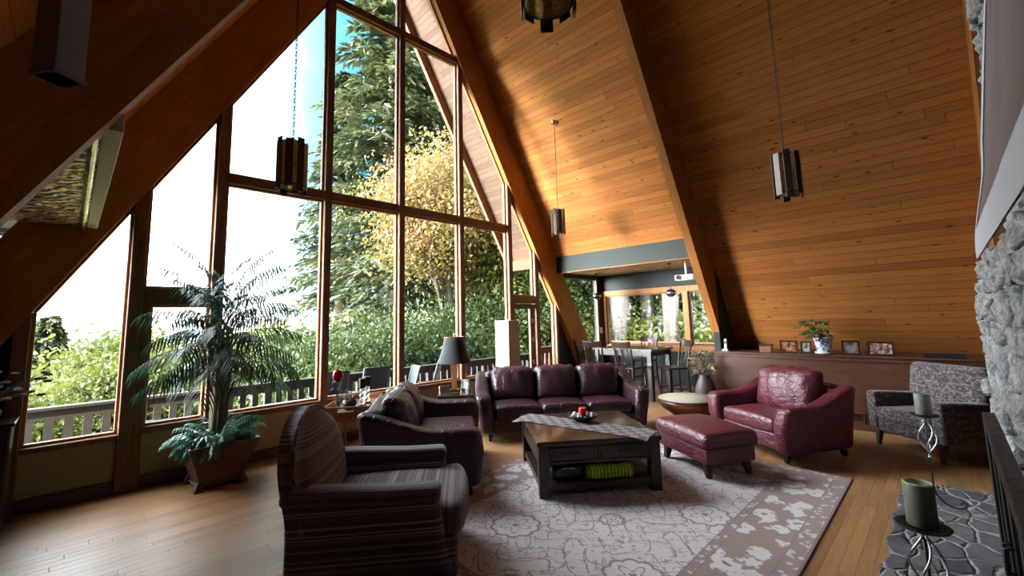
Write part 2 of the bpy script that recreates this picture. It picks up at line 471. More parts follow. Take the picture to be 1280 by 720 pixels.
# the glazed door
d = MB(); ring(d, [(6.20,.02),(6.84,.02),(6.84,1.94),(6.20,1.94)], .095, 'y', YG-.01, YG+.05)
door = struct(d.build('door_1', M['frame'], bevel=.005, seg=1))
MB().box(6.29, 6.75, YG+.015, YG+.023, .11, 1.85).build('door_glass', M['glass'], door)
for z in (.75, 1.22, 1.60):
    h = MB(); h.tube([(6.80,YG-.02,z-.05),(6.80,YG-.02,z+.05)], .009, 8); h.box(6.79,6.835,YG-.018,YG-.012,z-.04,z+.04)
    h.build('hinge', M['brass'], door)
h = MB(); h.ball((6.245,YG-.06,.98), .028); h.tube([(6.245,YG-.06,.98),(6.245,YG,.98)], .011, 8); h.build('door_knob', M['brass'], door, True)
# header beams and pressed-tin ceilings of the alcoves
struct(MB().box(7.53, 7.66, 2.93, 6.05, 2.63, 3.06).build('beam', M['greenlt'], bevel=.004, seg=1))
trim(MB().box(7.51, 7.62, 2.93, 6.05, 2.605, 2.63), 'framelt')
g = G('pressed_tin_ceiling')
wv = g.n('TexWave', {'wave_type': 'BANDS', 'bands_direction': 'DIAGONAL'}, Vector=g.co(), Scale=4.5, Distortion=9., Detail=2., Detail_Scale=1.6).outputs[1]
v = g.vor(g.co(), 11.)[0]
hh = g.m('ADD', wv, g.m('MULTIPLY', v, .8))
M['tin'] = g.done(g.ramp(hh, [(.35,(.09,.05,.03)),(.7,(.70,.46,.25)),(1.,(.9,.68,.42))]), .32, g.bump(hh, 1., .03), Metallic=.45)
struct(MB().box(7.60, 9.6, 2.85, 6.30, 2.66, 2.85).build('ceiling_alcove_right', M['tin']))
struct(MB().box(-2.3, .05, 2.85, 6.05, 2.67, 2.85).build('ceiling_alcove_left', M['tin']))
struct(MB().box(.05, .13, 2.93, 6.05, 2.66, 3.62).build('beam', M['cream'], bevel=.004, seg=1))
trim(MB().tube([(.02,2.95,2.655),(.02,6.03,2.655)], .022, 10), 'brass', 0)
# dining alcove outer wall with its wide window
w = MB(); X0, X1 = 9.48, 9.60
w.box(X0,X1,2.85,6.30,0,.83); w.box(X0,X1,2.85,6.30,2.27,2.85); w.box(X0,X1,6.19,6.30,.83,2.27); w.box(X0,X1,2.85,3.1,.83,2.27)
struct(w.build('wall_right', M['green']))
pane([(4.10,.95),(6.07,.95),(6.07,2.15),(4.10,2.15)], 'x', 9.54, 'framelt')
pane([(3.22,.95),(3.98,.95),(3.98,2.15),(3.22,2.15)], 'x', 9.54, 'frame')
f = MB(); ring(f, [(3.10,.83),(6.19,.83),(6.19,2.27),(3.10,2.27)], .12, 'x', 9.44, 9.62); trim(f, 'framelt')
trim(MB().box(9.45, 9.61, 3.98, 4.10, .95, 2.15), 'framelt')
struct(MB().box(7.85, 9.6, 2.80, 2.90, 0, 2.85).build('wall_alcove_side', M['green']))
struct(MB().box(9.455, 9.48, 2.90, 6.18, 0, .11).build('baseboard_right', M['base']))
# left alcove
struct(MB().box(-2.30, -2.18, 2.85, 6.30, 0, 2.85).build('wall_left', M['green']))
struct(MB().box(-2.3, -.45, 2.80, 2.90, 0, 2.85).build('wall_alcove_side', M['green']))
# knee walls with a ledge behind them
struct(MB().box(7.75, 7.85, -3.7, 2.93, 0, .985).build('wall_knee_right', M['panelw']))
trim(MB().box(7.715, 8.75, -3.7, 2.93, .985, 1.012), 'panelw')
trim(MB().box(7.735, 7.75, -3.7, 2.93, .93, .985), 'panelw')
struct(MB().box(-.55, -.45, -3.7, 2.80, 0, .985).build('wall_knee_left', M['panelw']))
trim(MB().box(-1.45, -.42, -3.7, 2.80, .985, 1.012), 'panelw')
# back wall of the room, behind the fireplace
struct(MB().prism([(-2.4,0),(9.7,0),(9.7,.8),(XA,10.2),(-2.4,.8)], 'y', -3.85, -3.72).build('wall_back', M['panelw']))
# ------------------------------------------------------------------ furniture
UA = math.radians(-38.93)
def UV(u, v, z=0): return (.7780*u+.6283*v, -.6283*u+.7780*v, z)
def sst(a, b, t):
    t = max(0, min(1, (t-a)/(b-a))); return t*t*(3-2*t)

def tleg(mb, x, y, z0, z1, a, b2, dx=0, dy=0):
    vs = [(x+dx+sx*a, y+dy+sy*a, z0) for sx, sy in ((-1,-1),(1,-1),(1,1),(-1,1))] + [(x+sx*b2, y+sy*b2, z1) for sx, sy in ((-1,-1),(1,-1),(1,1),(-1,1))]
    mb.add(vs, [(3,2,1,0),(4,5,6,7),(0,1,5,4),(1,2,6,5),(2,3,7,6),(3,0,4,7)])

def leather_seat(name, label, cat, W, D, n, mat, loc, rot, zf=.62, zb=.86, aw=.2, flare=.05, zc=.90, wr=.012, group=None, dip=.0, cush=1.0, legd=.0):
    t = thing(name, label, cat, loc, rot, group)
    hw, hd = W/2, D/2
    for sx in (-1, 1):
        for sy in (-1, 1):
            b = MB(); tleg(b, sx*(hw-.14), sy*(hd-.13), 0, .14, .022, .038, sx*.015, sy*.03+legd*sy); b.build('leg', M['legdk'], t, bevel=.005, seg=1)
    b = MB(); b.rbox(-hw+.06, hw-.06, -hd+.05, hd-.06, .11, .30, .03, 4); b.build('base', mat, t, True)
    ztop = lambda y: zf + (zb-zf)*sst(.38, 1.0, (y+hd)/D) - dip*math.exp(-((( y+hd)/D-.45)/.18)**2) - .03*max(0, 1-((y+hd)/.10))**2
    rg = random.Random(hash(name) % 97 if False else len(label))
    for sx in (-1, 1):
        def fn(p, sx=sx):
            x, y, z = p; h = (z-.1)/.9
            zz = .1+(ztop(y)-.1)*h
            x2 = x + sx*flare*(max(0, h)**1.8)*(1-.4*sst(.5,1,(y+hd)/D))
            y2 = y - .035*(1-abs(2*h-1.2)) * (1 if y < -hd+.1 else 0)
            y2 += .10*sst(.6,1,(y+hd)/D)*(h-.4)
            return (x2, y2, zz)
        x1 = sx*hw; x0 = sx*(hw-aw)
        b = MB(); b.rbox(min(x0,x1), max(x0,x1), -hd, hd-.04, .1, 1.0, .075, (2,9,5), fn); b.build('arm', mat, t, True)
    xi = hw-aw*.92
    cw = 2*xi/n
    def back(p):
        x, y, z = p
        return (x, y+.16*(z-.3)+.03*math.cos(x/W*3), z+.015*math.cos(2*PI*n*x/(2*hw)))
    b = MB(); b.rbox(-hw+.09, hw-.09, hd-.30, hd-.10, .14, zb-.01, .07, (8,2,5), back); b.build('back', mat, t, True)
    for i in range(n):
        x0 = -xi+cw*i; cx = x0+cw/2
        ph = rg.random()*6
        def sc(p):
            x, y, z = p
            f = (1-((x-cx)/(cw/2))**2)*(1-((y+.12)/(hd))**2)
            top = max(0, (z-.30)/.16)
            return (x, y-.02*f*(1 if y < -.2 else 0), z+.035*max(0,f)*top+.004*math.sin(23*x+ph)*math.sin(17*y)*top)
        b = MB(); b.rbox(x0+.006, x0+cw-.006, -hd+.03, hd-.30, .28, .45, .06, (8,8,3), sc); b.build('seat_cushion', mat, t, True)
        def bc(p):
            x, y, z = p
            hx = (x-cx)/(cw/2); hz = (z-(.42+zc)/2)/((zc-.42)/2)
            f = (1-hx*hx)*(1-.8*hz*hz)
            y2 = y - .075*max(0,f)*cush*(1 if y < hd-.33 else -.3) + .20*(z-.42)
            w = wr*(math.sin(31*x+9*z+ph)+.7*math.sin(47*x-21*z+2*ph))*(.25+.75*max(0,hz))
            return (x, y2+w*(1 if y < hd-.3 else 0), z+.02*(1-hx*hx)*max(0,hz)+w*.6*max(0,hz))
        b = MB(); b.rbox(x0+.005, x0+cw-.005, hd-.46, hd-.25, .42, zc, .085, (12,2,12), bc); b.build('back_cushion', mat, t, True)
    return t
leather_seat('leather_sofa', 'dark plum leather three-seat sofa behind the square coffee table', 'sofa', 2.34, .98, 3, M['lealdk'], UV(1.38, 6.56), UA, .62, .86, .2, .07, .905)
leather_seat('leather_loveseat', 'dark plum leather loveseat seen from the side, between striped armchair and table lamp', 'loveseat', 1.62, 1.12, 2, M['lealdk'], UV(-.42, 5.03, .0125), UA+PI/2, .63, .82, .2, .04, .89, .012)
leather_seat('leather_armchair', 'burgundy leather armchair with a crumpled back cushion, in front of the ledge wall', 'armchair', 1.20, 1.0, 1, M['learedo'], UV(3.80, 5.12, .0125), UA-PI/2+math.radians(8), .61, .80, .2, .06, .93, .018, cush=1.2)
# ottoman
t = thing('ottoman', 'burgundy leather ottoman on short dark legs between coffee table and armchair', 'ottoman', UV(2.60, 4.72, .0125), UA-PI/2+math.radians(8))
for sx in (-1,1):
    for sy in (-1,1):
        b = MB(); tleg(b, sx*.33, sy*.22, 0, .16, .024, .042, sx*.03, sy*.02); b.build('leg', M['legdk'], t, bevel=.005, seg=1)
MB().rbox(-.42, .42, -.29, .29, .14, .29, .02, 3).build('base', M['learedo'], t, True)
def oc(p):
    x, y, z = p; f = max(0, (1-(x/.46)**2)*(1-(y/.33)**2))
    tp = max(0, (z-.29)/.15)
    return (x, y, z+.04*f*tp-.012*tp*max(0, 1-((x*x+y*y)/.003)) )
MB().rbox(-.46, .46, -.325, .325, .275, .44, .065, (10,8,3), oc).build('cushion', M['learedo'], t, True)

# striped round-backed armchair
for k in ('x','y','z','yz','xz'): M['st_'+k] = m_stripe('striped_upholstery_'+k, k)
t = thing('striped_armchair', 'round-backed armchair in plum and beige striped fabric, front left', 'armchair', UV(-.50, 3.30, .0125), UA+PI/2)
W, D = .92, .98
for sx in (-1,1):
    for sy in (-1,1):
        b = MB(); tleg(b, sx*.38, sy*.40, 0, .10, .02, .032); b.build('leg', M['legdk'], t)
def skirt(p):
    return (p[0]*(1+.03*(p[2]-.3)), p[1], p[2])
MB().rbox(-.43, .43, -.44, .52, .07, .34, .03, 4, skirt).build('base', M['st_z'], t, True)
for sx in (-1,1):
    def fa(p, sx=sx):
        x, y, z = p
        h = (z-.08)/.55; tt = (y+.36)/.95
        fr = sst(.0, .30, tt)         # the arm front slopes down under the seat cushion
        y2 = y - (.12*(1-h)**1.5)*(1-fr)
        return (x+sx*.035*sst(.5,1,h), y2, z + .02*sst(.3,1,tt)*h - .012*(1-fr)*h)
    x0, x1 = sorted((sx*.455, sx*.30))
    MB().rbox(x0, x1, -.33, .58, .08, .61, .06, (2,9,6), fa).build('arm', M['st_yz' if False else 'st_z'], t, True)
    # soft roll along the arm top, stripes run lengthwise
    def fr_(p, sx=sx): return (p[0]+sx*.03, p[1], p[2]+.02*sst(.3,1,(p[1]+.36)/.8))
    MB().rbox(x0-.01, x1+.01, -.345, .60, .535, .635, .048, (2,9,2), fr_).build('arm_pad', M['st_x'], t, True)
def seatf(p):
    x, y, z = p
    f = max(0, (1-(x/.5)**2)*(1-((y+.05)/.55)**2))
    # T-shaped cushion: wider in front of the arms
    wx = 1.0 + .42*(1-sst(-.42, -.33, y))
    rr = .10*(x/.45)**2*(1 if y < -.3 else 0)
    return (x*wx, y+rr, z+.035*f*max(0,(z-.33)/.17))
MB().rbox(-.31, .31, -.52, .42, .31, .49, .06, (8,12,3), seatf).build('seat_cushion', M['st_y'], t, True)
# arched back: outline in x-z, raked, inner face padded
def archback(y0, y1, w, z0, z1, rake, pad, n=26, m=9):
    mb = MB(); zc_ = z1-w*.86
    out = []
    for i in range(n+1):
        a = PI*i/n; out.append((-w*math.cos(a), zc_+w*.86*math.sin(a)))
    out = [(-w*.93, z0)] + [(-w*.99, (z0+zc_)/2)] + out + [(w*.99, (z0+zc_)/2)] + [(w*.93, z0)]
    cx, cz = 0, (z0+z1)/2-.05
    N = len(out); vs = []; fs = []
    for side in (0, 1):
        for j in range(m+1):
            s_ = j/m
            for (x, z) in out:
                X = cx+(x-cx)*s_; Z = cz+(z-cz)*s_
                bul = pad*math.sqrt(max(0, 1-s_**2.6))
                Y = (y0-bul) if side == 0 else (y1+bul*.35)
                vs.append((X, Y+rake*(Z-z0), Z))
    for side in (0, 1):
        o = side*(m+1)*N
        for j in range(m):
            for i in range(N):
                q = (o+j*N+i, o+j*N+(i+1)%N, o+(j+1)*N+(i+1)%N, o+(j+1)*N+i)
                fs.append(q if side else q[::-1])
    o = m*N; o2 = (m+1)*N+m*N
    for i in range(N): fs.append((o+i, o+(i+1)%N, o2+(i+1)%N, o2+i))
    mb.add(vs, fs)
    edge = [(x, (y0)+rake*(z-z0), z) for x, z in out]
    return mb, edge
mb, edge = archback(.43, .52, .475, .30, 1.06, .20, .09)
bk = mb.build('back', M['st_z'], t, True)
MB().tube([q for q in edge if q[2] > .62], .012, 8).build('piping', M['st_x'], bk, True)

# box-shaped armchair in mottled fabric by the fireplace
g = G('mottled_tapestry_fabric')
v = g.vor(g.map((1,1,1.6)), 42.)
wz = g.white(v[1])[0]
c = g.ramp(wz, [(0,(.045,.032,.038)),(.3,(.085,.065,.072)),(.5,(.12,.095,.10)),(.66,(.06,.042,.052)),(.8,(.18,.155,.13)),(.93,(.22,.17,.10))], 'CONSTANT')
M['mott'] = g.done(c, .9, g.bump(v[0], .4, .004), Sheen_Weight=.2)
t = thing('tapestry_armchair', 'boxy armchair in mottled grey-brown fabric beside the stone fireplace', 'armchair', UV(5.36, 4.66), UA-PI/2-math.radians(3))
for sx in (-1,1):
    for sy in (-1,1):
        b = MB(); tleg(b, sx*.38, sy*.29, 0, .22, .018, .035, 0, sy*.03); b.build('leg', M['legdk'], t, bevel=.003, seg=1)
for sx in (-1,1):
    x0, x1 = sorted((sx*.46, sx*.33))
    def fb(p): return (p[0], p[1], p[2]-.03*sst(-.3,.3,p[1])*(p[2]>.5))
    MB().rbox(x0, x1, -.36, .33, .20, .64, .035, (2,6,4), fb).build('arm', M['mott'], t, True)
MB().rbox(-.34, .34, -.35, .30, .18, .33, .03, 3).build('base', M['mott'], t, True)
MB().rbox(-.335, .335, -.375, .20, .31, .46, .045, (6,6,2), lambda p: (p[0], p[1], p[2]+.02*(1-(p[0]/.34)**2)*(p[2]>.4))).build('seat_cushion', M['mott'], t, True)
MB().rbox(-.43, .43, .14, .30, .30, .98, .06, (6,2,7), lambda p: (p[0], p[1]+.17*(p[2]-.4)-.03*(1-(p[0]/.43)**2), p[2])).build('back', M['mott'], t, True)

# ---- rug
HX, HY = 2.05, 1.465
g = G('oriental_rug')
X, Y, Z = g.xyz()
ax = g.m('ABSOLUTE', X); ay = g.m('ABSOLUTE', Y)
d = g.m('MINIMUM', g.m('SUBTRACT', HX, ax), g.m('SUBTRACT', HY, ay))
nz = g.noise(scale=14., detail=3)[0]
warp = g.n('VectorMath', {'operation':'ADD'}, i0=g.co(), i1=g.n('VectorMath', {'operation':'SCALE'}, i0=g.noise(scale=5., detail=2)[1], Scale=.10).outputs[0]).outputs[0]
wx, wy, wz_ = g.xyz(warp)
def line(v, w): return g.mr(g.m('ABSOLUTE', v), w*.5, w, 1., 0.)
def mx(*a):
    r = a[0]
    for q in a[1:]: r = g.m('MAXIMUM', r, q)
    return r
# medallions on a staggered lattice
def medal(px, py, ox, oy, R, pet):
    fx = g.m('MULTIPLY', g.m('SUBTRACT', g.m('FRACT', g.m('ADD', g.m('DIVIDE', X, px), ox)), .5), px)
    fy = g.m('MULTIPLY', g.m('SUBTRACT', g.m('FRACT', g.m('ADD', g.m('DIVIDE', Y, py), oy)), .5), py)
    r = g.m('SQRT', g.m('ADD', g.m('MULTIPLY', fx, fx), g.m('MULTIPLY', fy, fy)))
    a = g.m('ARCTAN2', fy, fx)
    sc = g.m('COSINE', g.m('MULTIPLY', a, pet))
    l1 = line(g.m('SUBTRACT', r, g.m('ADD', R, g.m('MULTIPLY', g.m('ABSOLUTE', sc), R*.16))), .016)
    l2 = line(g.m('SUBTRACT', r, g.m('ADD', R*.52, g.m('MULTIPLY', sc, R*.22))), .010)
    l3 = g.m('LESS_THAN', r, g.m('ADD', R*.17, g.m('MULTIPLY', sc, R*.05)))
    ins = g.m('LESS_THAN', r, R*1.05)
    return mx(l1, l2, l3), ins
m1, i1 = medal(1.16, 1.04, .22, .18, .17, 5.)
m2, i2 = medal(1.16, 1.04, .72, .68, .085, 4.)
vin = mx(line(g.m('SINE', g.m('ADD', g.m('MULTIPLY', wx, 17.), g.m('MULTIPLY', g.m('SINE', g.m('MULTIPLY', wy, 13.)), 1.6))), .13),
         line(g.m('SINE', g.m('ADD', g.m('MULTIPLY', wy, 19.), g.m('MULTIPLY', g.m('SINE', g.m('MULTIPLY', wx, 11.)), 1.8))), .12))
warp2 = g.n('VectorMath', {'operation':'ADD'}, i0=g.co(), i1=g.n('VectorMath', {'operation':'SCALE'}, i0=g.noise(scale=11., detail=2)[1], Scale=.07).outputs[0]).outputs[0]
w2x, w2y, w2z = g.xyz(warp2)
vin2 = mx(line(g.m('SINE', g.m('ADD', g.m('MULTIPLY', w2x, 34.), g.m('MULTIPLY', g.m('SINE', g.m('MULTIPLY', w2y, 23.)), 1.9))), .22), line(g.m('SINE', g.m('ADD', g.m('MULTIPLY', w2y, 31.), g.m('MULTIPLY', g.m('SINE', g.m('MULTIPLY', w2x, 27.)), 1.7))), .20))
vin2 = g.m('MULTIPLY', vin2, g.m('GREATER_THAN', g.noise(scale=6.5, detail=1)[0], .48))
vin = g.m('MULTIPLY', vin, g.m('GREATER_THAN', g.noise(scale=9.)[0], .40))
vin = g.m('MULTIPLY', vin, g.m('SUBTRACT', 1., mx(i1, i2)))
vf = g.vor(warp, 9.5); fl_ = g.m('MULTIPLY', g.m('LESS_THAN', vf[0], .20), g.m('GREATER_THAN', vf[0], .08))
vq = g.vor(warp, 17.); sp = g.m('MULTIPLY', g.m('LESS_THAN', vq[0], .24), g.m('GREATER_THAN', g.white(vq[1])[0], .55))
fieldl = g.mix(g.noise(scale=2.2)[0], (.48,.41,.39), (.56,.51,.51))
brown = (.135,.062,.045)
red = (.20,.075,.065)
fc = g.mix(g.m('MULTIPLY', sp, .7), fieldl, red)
fc = g.mix(g.m('MULTIPLY', fl_, .6), fc, (.20,.11,.09))
fc = g.mix(g.m('MULTIPLY', vin2, .7), fc, (.22,.13,.11))
fc = g.mix(g.m('MULTIPLY', vin, .92), fc, brown)
fc = g.mix(g.m('MULTIPLY', i1, .35), fc, (.66,.62,.61))
fc = g.mix(g.m('MULTIPLY', mx(m1, m2), .85), fc, brown)
# border
vb = g.vor(g.n('VectorMath', {'operation':'ADD'}, i0=g.co(), i1=g.n('VectorMath', {'operation':'SCALE'}, i0=g.noise(scale=8.)[1], Scale=.16).outputs[0]).outputs[0], 4.6)
bd = g.mr(g.m('ADD', vb[0], g.m('MULTIPLY', g.noise(scale=22.)[0], .30)), .56, .62)
bord = g.mix(bd, (.54,.49,.47), (.20,.11,.08))
bord = g.mix(g.m('MULTIPLY', g.m('LESS_THAN', g.vor(warp2, 15.)[0], .22), .7), bord, (.24,.13,.10))
bord = g.mix(g.m('LESS_THAN', vb[0], .12), bord, (.15,.07,.05))
bd2 = g.vor(warp, 16.)[0]
grd = g.mix(g.mr(bd2, .3, .4), (.44,.38,.36), (.19,.11,.085))
col = fc
def band(lo, hi): return g.m('MULTIPLY', g.m('GREATER_THAN', d, lo), g.m('LESS_THAN', d, hi))
col = g.mix(g.m('LESS_THAN', d, .56), col, grd)
col = g.mix(g.m('LESS_THAN', d, .49), col, bord)
col = g.mix(g.m('LESS_THAN', d, .13), col, grd)
for lo, hi in ((.555,.565),(.485,.497),(.125,.137)): col = g.mix(band(lo, hi), col, (.15,.075,.055))
col = g.mix(g.m('LESS_THAN', d, .022), col, (.14,.05,.045))
col = g.mix(g.mr(g.noise(scale=160., detail=2)[0], .35, .65, 0, .28), col, (.26,.21,.19))
M['rug'] = g.done(col, .95, g.bump(g.noise(scale=220.)[0], .5, .004), Sheen_Weight=.3)
b = MB(); b.rbox(-HX, HX, -HY, HY, 0, .012, .006, (2,2,1))
tag(b.build('oriental_rug', M['rug'], loc=(3.45, 2.285, 0)), 'large cream and brown oriental rug under the coffee table', 'rug')

# ---- coffee table
t = thing('coffee_table', 'square dark espresso wood coffee table with open shelf, standing on the rug', 'coffee table', UV(1.25, 4.715, .012), UA)
MB().rbox(-.60, .60, -.60, .60, .455, .50, .008, 2).build('tabletop', M['darktop'], t, True)
for sx in (-1,1):
    for sy in (-1,1):
        MB().box(sx*.535-.05, sx*.535+.05, sy*.535-.05, sy*.535+.05, 0, .456).build('leg', M['dark'], t, bevel=.004, seg=1)
a = MB(); a.box(-.49,.49,.545,.575,.285,.456); a.box(-.575,-.545,-.49,.49,.285,.456); a.box(.545,.575,-.49,.49,.285,.456); a.box(-.49,.49,-.57,-.53,.285,.31); a.box(-.49,.49,-.57,-.53,.44,.456); a.box(-.012,.012,-.57,-.53,.31,.44)
a.build('apron', M['dark'], t, bevel=.003, seg=1)
for sx in (-1,1):
    dr = MB().box(min(sx*.02,sx*.485), max(sx*.02,sx*.485), -.577, -.54, .316, .436).build('drawer', M['dark'], t, bevel=.005, seg=1)
    MB().tube([(sx*.25-.07,-.578,.38),(sx*.25-.06,-.60,.385),(sx*.25+.06,-.60,.385),(sx*.25+.07,-.578,.38)], .006, 8).build('handle', M['iron'], dr, True)
s_ = MB(); s_.box(-.53,.53,-.53,.53,.085,.11)
s_.box(-.49,.49,-.57,-.53,.05,.115); s_.box(-.49,.49,.53,.57,.05,.115); s_.box(-.57,-.53,-.49,.49,.05,.115); s_.box(.53,.57,-.49,.49,.05,.115)
s_.build('shelf', M['dark'], t, bevel=.003, seg=1)
# checked runner lying across a corner-to-corner diagonal
g = G('checked_runner_cloth')
X, Y, Z = g.xyz()
ck = g.n('TexChecker', None, Vector=g.map((13,13,1), (.1,.43,.5), v=g.cxyz(X, Y, 0.)), Scale=1., Color1=(.055,.042,.05,1), Color2=(.23,.185,.16,1)).outputs[0]
wv_ = g.noise(g.map((90,90,1)), 3., 2.)[0]
ck2 = g.mix(g.m('MULTIPLY', wv_, .55), ck, (.10,.08,.085))
M['runner'] = g.done(ck2, .9, g.bump(wv_, .4, .002))
ln, wd = 1.55, .36
ang = math.atan2(4.15-5.195, 1.77-.64)
vs, fs = [], []
NX, NY = 40, 8
cu, cv = .645+.565, 4.675
ca, sa = math.cos(ang), math.sin(ang)
for side in (0, 1):
    for i in range(NX+1):
        for j in range(NY+1):
            lx = -ln/2+ln*i/NX; ly = -wd/2+wd*j/NY
            U, V_ = cu+lx*ca-ly*sa-1.25, cv+lx*sa+ly*ca-4.715
            over = max(0, abs(U)-.605, abs(V_)-.605)
            z = .003*(1-side)+.0015 - over*.22 + .002*(1-side)*math.sin(lx*9)
            vs.append((lx, ly, z+(0 if side == 0 else 0)))
n1 = (NX+1)*(NY+1)
for i in range(NX):
    for j in range(NY):
        q = (i*(NY+1)+j, (i+1)*(NY+1)+j, (i+1)*(NY+1)+j+1, i*(NY+1)+j+1)
        fs.append(q); fs.append(tuple(k+n1 for k in q[::-1]))
p = UV(cu, cv, .513)
tag(MB().add(vs, fs).build('table_runner', M['runner'], smooth=True, loc=p, rot=UA+ang), 'dark and beige checked runner laid diagonally across the coffee table', 'table runner')
# bowl of pebbles with a red candle
bx, by, bz = UV(1.28, 4.83, .518)
t = thing('shallow_bowl', 'dark round bowl standing on the checked runner', 'bowl', (bx, by, bz))
MB().lathe([(.06,0),(.085,.004),(.10,.02),(.15,.045),(.168,.066),(.160,.067),(.14,.052),(.09,.03),(.0,.026)], 32).build('bowl', M['iron'], t, True)
M['pebble'] = plain('pale_pebbles', (.42,.40,.37), .5, .35, 9, .1)
for i in range(34):
    a = rnd.random()*2*PI; r = .055+.085*math.sqrt(rnd.random()); q = .012+.011*rnd.random()
    b = MB(); b.ball((0,0,0), q, 8, (1.2,.9,.75))
    o = b.build('pebble', M['pebble'], smooth=True, loc=(bx+r*math.cos(a), by+r*math.sin(a), bz+.042+.10*max(0,r-.08)+.008*rnd.random()+q*.6), rot=rnd.random()*3)
    tag(o, 'pale pebble lying around the red candle in the bowl', 'pebble', 'pebbles in the bowl on the coffee table')
M['redwax'] = plain('red_candle_wax', (.62,.02,.045), .35, .1, 15, .05, Subsurface_Weight=.25)
t = thing('red_candle', 'short red pillar candle in the pebble bowl on the coffee table', 'candle', (bx, by, bz+.035))
MB().lathe([(.038,0),(.040,.003),(.040,.098),(.036,.104),(.026,.10),(0,.092)], 24).build('wax', M['redwax'], t, True)
MB().tube([(0,0,.09),(.002,0,.108)], .002, 6).build('wick', M['black'], t)
# on the shelf: green rolled mat, dark bag, flat box
g = G('green_knit_roll'); X,Y,Z = g.xyz()
rb = g.m('SINE', g.m('MULTIPLY', X, 190.)); nn = g.noise(scale=60.)[0]
M['greenroll'] = g.done(g.mix(g.mr(rb, -1, 1), (.16,.24,.012), (.38,.50,.04)), .85, g.bump(g.m('ADD', rb, nn), .6, .006))
cx, cy, cz = UV(1.25+.11, 4.22, .125)
t = thing('rolled_throw', 'lime green ribbed throw, rolled up on the coffee table shelf', 'throw', (cx, cy, cz+.068), UA)
b = MB(); pts = []
b.tube([(-.22+.44*i/26, 0, .002*math.sin(i)) for i in range(27)], [.064 if 0 < i < 26 else .05 for i in range(27)], 20)
b.build('roll', M['greenroll'], t, True)
b = MB(); sp_ = []
for i in range(60):
    a = i*.42; r = .008+.052*i/60; sp_.append((-.2215, r*math.cos(a), r*math.sin(a)))
b.tube(sp_, .003, 5); b.build('spiral_end', M['greenroll'], t, True)
t = thing('black_bag', 'soft black bag lying left of the green throw on the shelf', 'bag', UV(1.25-.29, 4.36, .125), UA)
MB().rbox(-.17, .15, -.13, .13, 0, .13, .05, (6,5,3), lambda p: (p[0], p[1], p[2]*(1+.12*math.sin(9*p[0]+4*p[1])))).build('body', M['black'], t, True)
MB().tube([(-.10,-.125,.09),(-.06,-.145,.11),(.04,-.145,.11),(.08,-.125,.09)], .008, 8).build('handle', M['steel'], t, True)
t = thing('flat_box', 'flat taupe box on the right end of the coffee table shelf', 'box', UV(1.25+.44, 4.60, .124), UA+.03)
MB().box(-.075,.075,-.30,.30,0,.04).build('tray', plain('taupe_card', (.26,.22,.18), .7), t, bevel=.004, seg=1)
MB().box(-.079,.079,-.304,.304,.03,.052).build('lid', plain('taupe_lid', (.30,.26,.21), .7), t, bevel=.004, seg=1)

# ---- butler tray table by the window with its little collection
M['cherry'] = m_wood('cherry_wood', (.26,.105,.05), (.15,.055,.028), 'x', .3, 1., .3)
tc_u, tc_v, tz = -1.41, 5.98, .60
t = thing('tray_table', 'cherry wood butler tray table with cut-out handle, under the window', 'side table', UV(tc_u, tc_v), UA)
MB().box(-.26,.26,-.47,.47,.575,.60).build('tabletop', M['cherry'], t, bevel=.003, seg=1)
b = MB(); b.box(-.27,.27,.455,.475,.575,.66); b.box(-.27,-.25,-.47,.455,.575,.66); b.box(.25,.27,-.47,.455,.575,.66)
b.box(-.27,.27,-.48,-.462,.575,.60); b.box(-.27,-.09,-.48,-.462,.60,.66); b.box(.09,.27,-.48,-.462,.60,.66); b.box(-.09,.09,-.48,-.462,.64,.66)
b.build('rim', M['cherry'], t, bevel=.003, seg=1)
for sx in (-1,1):
    for sy in (-1,1):
        MB().box(sx*.23-.02, sx*.23+.02, sy*.43-.02, sy*.43+.02, 0, .575).build('leg', M['cherry'], t, bevel=.003, seg=1)
b = MB(); b.box(-.23,.23,-.435,-.415,.48,.575); b.box(-.23,.23,.415,.435,.48,.575); b.box(-.24,-.22,-.43,.43,.48,.575); b.box(.22,.24,-.43,.43,.48,.575); b.build('apron', M['cherry'], t)
def on_tray(du, dv, z=.602): return UV(tc_u+du, tc_v+dv, z)
# red votive in an iron holder
M['redglass'] = plain('red_votive_glass', (.55,.01,.02), .12, .1, 8, 0, Transmission_Weight=.35)
t = thing('votive_holder', 'tall black scrolled iron candle holder standing on the tray table', 'candle holder', on_tray(-.14, -.30))
b = MB()
for k in range(3):
    a = 2*PI*k/3+.4; c_, s2 = math.cos(a), math.sin(a)
    b.tube([(c_*r, s2*r, z) for r, z in ((.055,0),(.03,.03),(.012,.12),(.012,.2),(.03,.25),(.055,.30),(.06,.345))], .006, 8)
b.build('stem', M['iron'], t, True)
b = MB()
for k in range(3):
    a = 2*PI*k/3+.4
    for s2 in (-1,1):
        b.tube([(math.cos(a+.02*s2)*(.03+.055*math.sin(q)), math.sin(a+.02*s2)*(.03+.055*math.sin(q)), .185+s2*.035*(1-math.cos(q))) for q in [PI*i/10*1.4 for i in range(11)]], .0045, 6)
b.build('scroll', M['iron'], t, True)
MB().lathe([(.03,.33),(.05,.335),(.052,.34),(.03,.343)], 20).build('cup', M['iron'], t, True)
t2 = tag(MB().lathe([(.03,0),(.055,.02),(.066,.06),(.06,.10),(.05,.125),(.046,.125),(.055,.10),(.06,.06),(.05,.022),(0,.012)], 24).build('red_votive', M['redglass'], smooth=True, loc=on_tray(-.14,-.30,.945)), 'red glass votive cup on the scrolled iron holder', 'votive')
